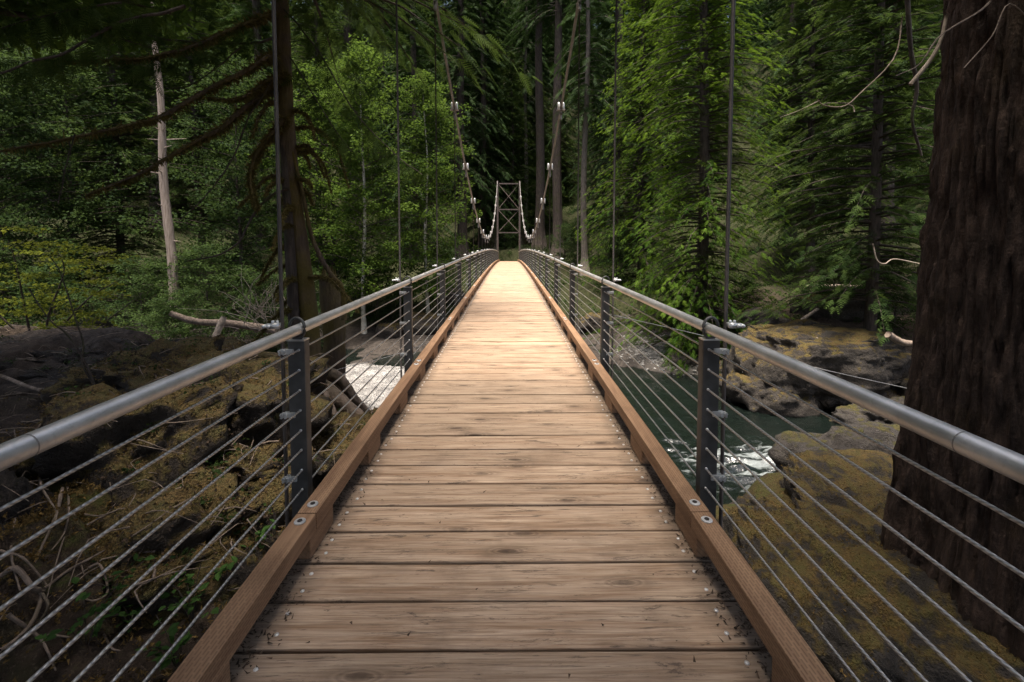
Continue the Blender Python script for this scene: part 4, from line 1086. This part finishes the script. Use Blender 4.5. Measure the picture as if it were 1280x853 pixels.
BR = [
 ([(345, 68), (333, 74), (290, 98), (250, 118), (205, 145), (160, 157), (100, 170), (0, 190)], 8.9, 6.3, .05, .014, 1),
 ([(350, 104), (333, 114), (300, 140), (270, 165), (230, 185), (180, 215), (140, 232), (107, 244)], 8.9, 7.2, .055, .012, 1),
 ([(347, 15), (320, 25), (280, 42), (245, 57), (190, 71), (130, 76), (45, 78)], 8.9, 6.5, .04, .012, 1),
 ([(347, 45), (320, 53), (250, 54), (200, 48), (145, 31), (122, 18)], 8.9, 7, .026, .01, 0),
 ([(230, 8), (205, 17), (180, 20), (145, 30), (110, 50), (75, 70), (40, 78), (0, 92)], 6.6, 5.2, .022, .012, 0),
 ([(150, 2), (115, 8), (75, 14), (40, 25), (0, 36)], 6, 5.4, .014, .007, 0),
 ([(358, 95), (335, 100), (318, 112), (300, 124), (258, 123)], 8.8, 8, .035, .012, 1),
 ([(355, 150), (335, 172), (320, 195), (313, 220), (318, 248), (322, 262)], 8.8, 8.4, .045, .02, 1),
 ([(360, 235), (340, 245), (322, 262), (308, 285), (298, 303), (270, 320), (232, 326)], 8.8, 8, .03, .012, 0),
 ([(95, 168), (88, 190), (80, 215), (72, 255)], 6.6, 6.5, .01, .006, 0),
 ([(300, 60), (262, 92), (230, 108), (205, 110)], 8, 7.6, .013, .006, 0),
 ([(340, 100), (310, 150), (290, 200), (262, 240), (225, 275)], 8.6, 8, .018, .008, 0),
 ([(352, 8), (395, 60), (440, 135), (490, 190), (528, 218)], 8.9, 7.4, .016, .006, 0),
 ([(355, 60), (390, 115), (420, 165), (440, 190)], 9, 8.2, .014, .006, 0),
]
for q in range(22):
    z_ = rng.uniform(1.6, 6.2); t_ = (z_) / (top[2] - base[2]); px0 = 388 + (349 - 388) * t_; py0 = 500 * (1 - t_)
    sgn = -1 if q % 3 else 1; ln = rng.uniform(18, 75)
    BR.append(([(px0, py0), (px0 + sgn * ln * .45, py0 + rng.uniform(-6, 8)), (px0 + sgn * ln * .8, py0 + ln * .35), (px0 + sgn * ln, py0 + ln * rng.uniform(.5, 1.1))], 9, 9 + rng.uniform(-1.2, .6), rng.uniform(.012, .03), .005, 1))
MS = []
for pix, Y0, Y1_, ra, rb, mossy in BR:
    P = traced(pix, Y0, Y1_); n_ = len(P)
    P = P + .02 * np.stack([fbm(P * 4, 1, 2), fbm(P * 4, 2, 2), fbm(P * 4, 3, 2)], 1)
    b = MB(); b.tube(P, np.linspace(ra, rb, n_) * (1 + .22 * fbm(P * 7, 9, 2)), 8)
    link('branch', b.mesh('branch', True), M['bark_moss'] if mossy else M['bark_dark'], nem)
    if mossy:
        m_ = 1300 if ra < .035 and len(pix) == 4 else 2600; t_ = rng.uniform(0, 1, m_) ** 1.5 * (n_ - 1.01); i_ = t_.astype(int); u_ = (t_ - i_)[:, None]
        Q = P[i_] * (1 - u_) + P[i_ + 1] * u_; MS.append(np.concatenate([Q, np.linspace(ra, rb, n_)[i_][:, None]], 1))
Q = np.concatenate(MS); m_ = len(Q)
th = rng.uniform(0, 6.28, m_); off = np.stack([np.cos(th), np.cos(th) * .3, np.sin(th)], 1) * Q[:, 3:4]
D = off / (np.linalg.norm(off, axis=1)[:, None] + 1e-9) * .5 + np.array((0, 0, -1.0)) * rng.uniform(.1, 1.2, (m_, 1)) + rng.normal(0, .25, (m_, 3))
T1 = np.array([((-.1, -.13, 0), (-.1, .13, 0), (1, 0, .05))])
V = place(T1, Q[:, :3] + off * .8, D, rng.uniform(.04, .16, m_) * (.4 + 16 * Q[:, 3]), 3.)
link('hanging_moss', fol_mesh('hanging_moss', [V], [np.repeat(rng.uniform(0, 1, m_), 3)], M['hangmoss']), None, nem, kind='stuff')
# crown: drooping boughs above and across the top of the picture
hT, hC = conifer(23, .1, 8.6, 5.0, 150, 26, SP_FINE, M['hem'], M['bark_dark'], e_lo=.02, e_hi=.4, dr=.4, slen=(.4, .85), seed=21, dead=0)
link('crown', hC, None, nem, (slope_x * 6, 0, 0)); link('limbs', hT, None, nem, (slope_x * 6, 0, 0))
# drooping sprays hung on the traced upper branches
Ps, Ds, Ss = [], [], []
EX = [([(345, -60), (280, -40), (200, -20), (120, 10), (60, 40)], 8.5, 6, 0, 0, 0), ([(345, -90), (300, -80), (220, -60), (120, -50), (0, -20)], 8.5, 5.5, 0, 0, 0), ([(345, -20), (260, 0), (180, 20), (100, 60), (40, 100)], 8.2, 6.2, 0, 0, 0),
      ([(350, -60), (400, -30), (440, 10), (480, 60)], 8.8, 7.5, 0, 0, 0), ([(350, -30), (380, 10), (420, 40), (450, 110)], 8.8, 8, 0, 0, 0), ([(345, 20), (280, 60), (220, 80), (170, 90)], 8.4, 7, 0, 0, 0)]
for pix, Y0, Y1_, ra, rb, mossy in [BR[2], BR[3], BR[4], BR[5], BR[12], BR[13]] + EX:
    P = traced(pix, Y0, Y1_, 40)
    for i in range(6, 40):
        for q in range(2):
            Ps.append(P[i] + rng.normal(0, .03, 3)); Ds.append((rng.normal(-.4, .7), rng.normal(0, .7), -rng.uniform(.3, 1.2))); Ss.append(rng.uniform(.15, .42))
Ps, Ds, Ss = np.array(Ps), np.array(Ds), np.array(Ss)
V = place(SP_FINE, Ps, Ds, Ss, 1.2)
link('drooping_sprays', fol_mesh('drooping_sprays', [V], [np.repeat(np.clip(rng.normal(.2, .2, len(Ps)), 0, 1), len(SP_FINE) * 3)], M['hem']), None, nem, kind='stuff')
# roots and arching side stem
RT = [([(385, 470), (405, 500), (420, 530), (432, 560)], 9, 8.2, .16, .05), ([(395, 480), (430, 505), (470, 540), (500, 575)], 9, 9, .18, .06), ([(380, 490), (350, 505), (320, 500), (280, 520)], 9, 8, .13, .04),
      ([(392, 470), (420, 470), (445, 500), (470, 525)], 9.3, 9.6, .15, .05), ([(380, 480), (360, 540), (345, 590), (330, 640)], 8.9, 6.6, .1, .03), ([(398, 490), (415, 540), (420, 590), (410, 630)], 9, 7.4, .1, .03)]
for pix, Y0, Y1_, ra, rb in RT:
    P = traced(pix, Y0, Y1_, 18); b = MB(); b.tube(P, np.linspace(ra, rb, 18) * (1 + .2 * fbm(P * 4, 2, 2)), 9)
    link('root', b.mesh('root', True), M['root'], nem)
P = traced([(365, 190), (378, 240), (388, 290), (400, 320), (415, 345), (428, 362), (430, 400)], 8.9, 9.2, 24); b = MB(); b.tube(P, np.linspace(.03, .06, 24) * (1 + .3 * fbm(P * 6, 4, 2)), 8)
link('arching_stem', b.mesh('arching_stem', True), M['bark_moss'], nem)
P = traced([(344, 0), (349, 120), (352, 260), (354, 400)], 8.4, 8.4, 12)

# mossy stump right of the hemlock
stb = np.array(gp(420, 10.2, -.3)); stt = at(412, 345, 10.2)
b = MB(); zs = np.linspace(0, stt[2] - stb[2], 26); P = np.stack([(stt[0] - stb[0]) * zs / zs[-1] + .03 * np.sin(zs * 3), 0 * zs, zs], 1)
b.tube(P, (.24 + .22 * np.exp(-zs / .4)) * (1 + .14 * fbm(P * 3.5, 8, 3)) * (1 - .25 * sstep(.85, 1, zs / zs[-1])), 18)
for a_ in range(5):
    aa_ = a_ * 1.3; q = P[-1] + np.array((.12 * math.cos(aa_), .12 * math.sin(aa_), -.1)); b.tube([q, q + (.03 * math.cos(aa_), .02, .25 + .1 * (a_ % 3))], [.06, .012], 5)
st = thing('mossy_stump', 'broken mossy stump beside the hemlock above the gravel bar', 'stump', tuple(stb)); link('trunk', b.mesh('trunk', True), M['bark_moss'], st)

# bleached snag
sb = at(214, 292, 25); sb[2] -= 4; stp = at(188, -30, 25)
sn = thing('bleached_snag', 'bleached bare snag standing among the leafy trees at left', 'dead tree', tuple(sb))
zs = np.linspace(0, stp[2] - sb[2], 40); P = np.stack([(stp[0] - sb[0]) * (zs / zs[-1]) + .08 * np.sin(zs * .7), 0 * zs, zs], 1)
b = MB(); b.tube(P, (.26 - .009 * zs) * (1 + .1 * fbm(P * 2, 3, 3)), 14); link('trunk', b.mesh('trunk', True), M['snag'], sn)
b = MB()
for q in range(16):
    i_ = rng.integers(8, 39); a_ = rng.uniform(0, 6.28); l_ = rng.uniform(.3, .9)
    b.tube([P[i_], P[i_] + (math.cos(a_) * (.3 + l_), math.sin(a_) * l_, rng.uniform(-.1, .3))], [.045, .008], 5)
link('broken_stubs', b.mesh('broken_stubs'), M['snag'], sn)

# fallen logs on the left bank
stick('fallen_log', 'pale ended log lying across the left bank below the snag', [at(213, 392, 13.5), at(245, 402, 13.6), at(290, 405, 13.8), at(345, 413, 14)], .08, .13, M['root'], cat_='log', seg=10)
stick('fallen_log', 'short upright log leaning under the pale ended log', [at(262, 445, 13), at(270, 420, 13.2), at(280, 396, 13.4)], .12, .09, M['drift'], cat_='log', seg=10)
stick('fallen_log', 'dark mossy log behind the near left post', [at(200, 440, 11), at(270, 440, 11.3), at(345, 449, 11.6), at(380, 460, 12)], .12, .16, M['bark_moss'], cat_='log', seg=12)
stick('fallen_log', 'thick dark log resting on the mossy mound near the post', [at(285, 462, 9.2), at(330, 470, 9.3), at(385, 490, 9.5)], .13, .17, M['bark_moss'], cat_='log', seg=12)
# dead twiggy brush beside the hemlock
b = MB(); q0 = at(330, 400, 12)
for q in range(46):
    a_ = rng.normal(0, .9); l_ = rng.uniform(.5, 1.6); s0 = q0 + rng.normal(0, .35, 3) * (1, .5, .5)
    p = [s0, s0 + (math.sin(a_) * l_ * .5, rng.normal(0, .2), abs(math.cos(a_)) * l_ * .5), s0 + (math.sin(a_) * l_ + rng.normal(0, .15), rng.normal(0, .3), abs(math.cos(a_)) * l_ * .8)]
    b.tube(cat(p, 6) - q0, np.linspace(.012, .003, 6), 4, False)
tag(link('dead_bush', b.mesh('dead_bush', True), M['drift'], loc=tuple(q0)), 'pale tangle of dead twigs left of the hemlock trunk', 'dead bush')

# thin bare saplings on the near left bank
stick('bare_sapling', 'thin dark sapling stem crossing behind the left handrail', [at(140, 570, 6.2), at(128, 520, 6.2), at(112, 465, 6.2), at(85, 420, 6.3), at(62, 400, 6.3), at(35, 360, 6.5)], .02, .006, M['bark_dark'], cat_='sapling')
stick('bare_sapling', 'forked thin stem beside the sapling on the left bank', [at(120, 485, 6.2), at(103, 455, 6.2), at(104, 430, 6.3), at(93, 395, 6.4), at(75, 340, 6.6), at(63, 322, 6.7)], .016, .005, M['bark_dark'], cat_='sapling')
stick('fallen_branch', 'long curved dead branch lying on the left soil bank', [at(0, 524, 6.6), at(50, 522, 6.8), at(95, 505, 7), at(125, 482, 7.3), at(165, 474, 7.7), at(200, 460, 8)], .03, .016, M['root'])
# roots dangling over the undercut bank
rt = thing('bank_roots', 'tangle of bare roots dangling over the dark left bank', 'roots', tuple(at(40, 700, 3.6)))
r0v = np.array(rt.location)
def hit(px, py, lift=.03):
    ya = np.arange(1.6, 16, .06); A0, A1 = at(px, py, 1.0), at(px, py, 2.0); D_ = A1 - A0; PP = A0 + (ya - 1)[:, None] * D_
    Yq = ya[int(np.argmax(PP[:, 2] < terrain(PP[:, 0], PP[:, 1])))]
    q = at(px, py, Yq - .06); q[2] += lift * .3; return q
for pix, Ya, Yb, ra, rb in [([(0, 722), (20, 712), (40, 735), (52, 745), (40, 780), (15, 805), (0, 815)], 3.6, 3.5, .018, .012), ([(52, 742), (60, 760), (45, 785), (40, 792)], 3.6, 3.6, .011, .006), ([(78, 612), (72, 640), (62, 665), (50, 690), (42, 710)], 4.1, 3.9, .014, .006),
     ([(84, 605), (86, 640), (80, 668), (64, 690)], 4.1, 4.0, .011, .005), ([(75, 620), (70, 650), (58, 672)], 4.1, 4., .01, .004), ([(55, 738), (85, 715), (112, 700), (130, 690)], 3.7, 4, .012, .006), ([(110, 712), (125, 708), (135, 740), (120, 752), (105, 750)], 4, 3.9, .012, .006),
     ([(185, 690), (180, 705), (192, 720), (190, 748)], 4.6, 4.4, .008, .004), ([(0, 690), (30, 700), (60, 735)], 3.8, 3.7, .01, .006), ([(60, 795), (85, 798), (88, 800)], 3.6, 3.6, .009, .005), ([(130, 795), (140, 812), (150, 815)], 3.8, 3.8, .009, .004),
     ([(92, 640), (98, 690), (105, 720)], 4.2, 4, .009, .004), ([(20, 640), (14, 690), (25, 740)], 4, 3.8, .012, .005), ([(0, 470), (60, 490), (120, 480), (170, 500), (230, 490)], 0, 0, .03, .012), ([(20, 450), (80, 455), (110, 470), (150, 462)], 0, 0, .022, .01),
     ([(150, 640), (190, 620), (230, 640), (260, 690)], 0, 0, .018, .006), ([(100, 590), (140, 600), (160, 640), (150, 690)], 0, 0, .02, .006), ([(220, 560), (240, 610), (230, 660), (250, 700)], 0, 0, .016, .005), ([(60, 560), (50, 600), (70, 640)], 0, 0, .018, .006),
     ([(290, 600), (280, 640), (300, 690)], 0, 0, .014, .005), ([(160, 720), (200, 730), (230, 770)], 0, 0, .012, .004), ([(10, 770), (50, 800), (70, 840)], 0, 0, .014, .005), ([(330, 560), (320, 610), (335, 650)], 0, 0, .018, .006), ([(180, 470), (240, 455), (300, 470)], 0, 0, .025, .01)]:
    P = cat([hit(p[0], p[1]) for p in pix], 20) - r0v; b = MB(); b.tube(P, np.linspace(ra, rb, 20) * (1 + .25 * fbm(P * 12, 2, 2)), 7)
    link('root', b.mesh('root', True), M['root'], rt)
def on_rocks(objs, count, zmin=.25):
    PA, NA = [], []
    for o in objs:
        me = o.data; nv = len(me.vertices); c = np.empty(nv * 3, np.float32); nn = np.empty(nv * 3, np.float32)
        me.vertices.foreach_get('co', c); me.vertices.foreach_get('normal', nn); c = c.reshape(-1, 3)
        a_ = o.rotation_euler.z; c = np.stack([c[:, 0] * math.cos(a_) - c[:, 1] * math.sin(a_), c[:, 0] * math.sin(a_) + c[:, 1] * math.cos(a_), c[:, 2]], 1) + np.array(o.location)
        k = (nn.reshape(-1, 3)[:, 2] > zmin) & (c[:, 2] > terrain(c[:, 0], c[:, 1])); PA.append(c[k])
    PA = np.concatenate(PA); return PA[rng.choice(len(PA), count, False)]
LM = [o for l, o in RK.items() if ('mossy' in l and ('mound' in l or 'hump' in l)) or 'dark bare rock bench' in l]
b = MB()
for p0 in on_rocks(LM, 300):
    a_ = rng.uniform(0, 6.28); l_ = rng.uniform(.12, .7); p0 = p0 + (0, 0, .02); sg = rng.uniform(-.12, .02)
    b.tube(cat([p0, p0 + (math.cos(a_) * l_ * .5, math.sin(a_) * l_ * .5, .03 + rng.uniform(-.02, .05)), p0 + (math.cos(a_ + .4) * l_, math.sin(a_ + .4) * l_, sg)], 5), np.linspace(rng.uniform(.004, .013), .003, 5), 4, False)
tw = link('twigs', b.mesh('twigs', True), M['root'], kind='stuff'); tw['label'] = 'dead twigs and roots strewn over the left mossy rocks'
P_ = on_rocks(LM, 150, .4); V, t = leaf_cloud(P_ + (0, 0, .04), rng.uniform(.05, .2, len(P_)), 16, .05, leafT('diamond'), .4)
o = link('undergrowth', fol_mesh('undergrowth', [V], [t], M['leafm']), kind='stuff'); o['label'] = 'little green plants rooted on the left mossy rocks'
P_ = on_rocks(LM, 5200, .2); V, t = leaf_cloud(P_ + (0, 0, .005), rng.uniform(.01, .04, len(P_)), 3, .035, leafT('diamond'), .3)
o = link('leaf_litter', fol_mesh('leaf_litter', [V], [t], M['dead']), kind='stuff'); o['label'] = 'brown dead leaves on the left rocks'
# sticks and litter on the left bank: nobody could count them
b = MB()
for q in range(900):
    x, y = (rng.uniform(-8, -1.8), rng.uniform(2, 11)) if q < 500 else (rng.uniform(-15, -5), rng.uniform(5, 13)); z = gz(x, y) + .03; a_ = rng.uniform(0, 6.28); l_ = rng.uniform(.1, .6) * (1 if q % 7 else 2.6)
    p0 = np.array((x, y, z)); b.tube(cat([p0, p0 + (math.cos(a_) * l_ * .5, math.sin(a_) * l_ * .5, rng.uniform(0, .08)), p0 + (math.cos(a_) * l_, math.sin(a_) * l_, rng.uniform(-.1, .1))], 5), np.linspace(rng.uniform(.004, .012), .003, 5), 4, False)
tw = link('twigs', b.mesh('twigs', True), M['root'], kind='stuff'); tw['label'] = 'fallen twigs littering the left bank'

# vine maple, left
vT = leafT('lobed')
vm = thing('vine_maple', 'yellow green vine maple in layered leaves at the left edge', 'shrub', gp(45, 13.2))
v0 = np.array(vm.location); b = MB(); C, RD = [], []
for pix in ([(40, 430), (30, 380), (20, 330), (10, 300)], [(55, 430), (62, 390), (80, 340), (70, 310)], [(60, 430), (85, 400), (115, 370), (150, 350)], [(50, 430), (100, 420), (135, 400), (180, 365)], [(40, 430), (5, 400), (-25, 370), (-60, 330)]):
    P = traced(pix, 13.2, 12.4, 14) + base - v0; b.tube(P, np.linspace(.035, .008, 14), 6, False)
for _ in range(120):
    px_, py_ = rng.uniform(-60, 150), rng.uniform(285, 415)
    if px_ > 60 and py_ < 300 + .15 * (px_ - 60): continue
    C.append(at(px_, py_, rng.uniform(11.6, 13.8)) - v0); RD.append(rng.uniform(.22, .5))
V, t = leaf_cloud(np.array(C), np.array(RD), 30, .095, vT, .16, updown=.22)
link('stems', b.mesh('stems', True), M['bark_dark'], vm); link('foliage', fol_mesh('foliage', [V], [t], M['maple']), None, vm)

# leafy seedlings
def seedling_mesh(seed, n, size, spread, h, mat):
    global rng
    keep = rng; rng = np.random.default_rng(seed); P, D, b = [], [], MB()
    for s in range(5):
        a_ = rng.uniform(0, 6.28); p = cat([(0, 0, -.05), (math.cos(a_) * spread * .4, math.sin(a_) * spread * .4, h * .6), (math.cos(a_) * spread, math.sin(a_) * spread, h * rng.uniform(.7, 1.1))], 8)
        b.tube(p, .004, 4, False)
        for q in range(n // 5): k_ = rng.integers(2, 8); P.append(p[k_] + rng.normal(0, size * .4, 3)); D.append((rng.normal(), rng.normal(), rng.normal(.1, .3)))
    T = np.array([((0,0,0),(.35,.3,.06),(.7,.22,0)), ((0,0,0),(.7,.22,0),(1,0,-.1)), ((0,0,0),(1,0,-.1),(.7,-.22,0)), ((0,0,0),(.7,-.22,0),(.35,-.3,.06))])
    V = place(T, np.array(P), np.array(D), rng.uniform(size * .7, size * 1.3, len(P)), .3)
    fm = fol_mesh('leaves', [V], [np.repeat(rng.uniform(0, 1, len(P)), 12)], mat); sm_ = b.mesh('stem', True); sm_.materials.append(M['bark_dark'])
    rng = keep; return sm_, fm
sdm = [seedling_mesh(i, 34, .075, .22, .28, M['sprig']) for i in range(3)]
SD = [(310, 620, 4.4, 'bright leafy seedling below the near left post'), (295, 665, 4.2, 'seedling under the left wires close to the kerb'), (250, 710, 4.1, 'seedling between roots and kerb on the left bank'), (275, 735, 3.9, 'seedling nearest the left kerb face'),
      (150, 770, 3.9, 'wide leafed seedling on the dark left soil'), (170, 800, 3.7, 'seedling low under the left wires'), (240, 790, 3.6, 'seedling beside the near left kerb end'), (220, 830, 3.5, 'lowest seedling at the bottom left'), (110, 845, 3.6, 'seedling at the bottom left corner'), (320, 690, 4.3, 'small seedling tucked behind the left kerb'),
      (185, 745, 4.0, 'seedling in the middle of the left slope'), (345, 610, 4.8, 'seedling just below the post foot at left')]
for i, (px, py, Y, lb) in enumerate(SD):
    p = at(px, py, Y); zg = gz(p[0], p[1])
    # slide along the view ray to the ground
    for Yq in np.linspace(2.2, 11, 90):
        p = at(px, py, Yq); zg = gz(p[0], p[1])
        if p[2] < zg: break
    s_ = thing('seedling', 'green ' + lb, 'plant', (p[0], p[1], zg), i * 1.1); q = sdm[i % 3]; link('stem', q[0], None, s_); link('leaves', q[1], None, s_)
for i, (px, py, lb) in enumerate([(1065, 800, 'green fern-like sprig beside the giant trunk base'), (1045, 830, 'green sprig at the foot of the right rock shelf')]):
    for Yq in np.linspace(2.2, 11, 90):
        p = at(px, py, Yq); zg = gz(p[0], p[1])
        if p[2] < zg: break
    s_ = thing('seedling', lb, 'plant', (p[0], p[1], zg), i); s_.scale = (1.5,) * 3; link('stem', sdm[i][0], None, s_); link('leaves', sdm[i][1], None, s_)

# unseen trees added so their crowns shade the near deck and left bank
bm_ = broadleaf(17, .3, 7, 7.0, 100, 42, .26, M['alder'], M['bark_moss'], seed=8, ccount=7, flat=.45, crad=.8)
for i, (x, y, sc, ms, lb) in enumerate([(-8.5, -3, 1., fB, 'unseen tall fir added for shade beside the bridge entrance on the left'), (7.5, -5, 1., fA, 'unseen tall fir added for shade behind the giant trunk at the bridge entrance'),
        (-3.8, -9, 1., fA, 'unseen tall fir added for shade left of the approach path'), (3.6, -11, 1.0, fB, 'unseen tall fir added for shade right of the approach path'),
        (-3.4, -2.2, 1., bm_, 'unseen broad maple added to shade the near end of the deck from the left'), (3.6, -2.4, 1.05, bm_, 'unseen broad maple added to shade the near end of the deck from the right'),
        (-9.8, 7.6, .95, bm_, 'unseen broad maple added to shade the upper left bank'), (-9.2, 3.2, .95, bm_, 'unseen broad maple added to shade the lower left bank')]):
    put('added_shade_tree', lb, 'tree', ms, (x, y, gz(x, y) - .2), i * 1.3, sc)
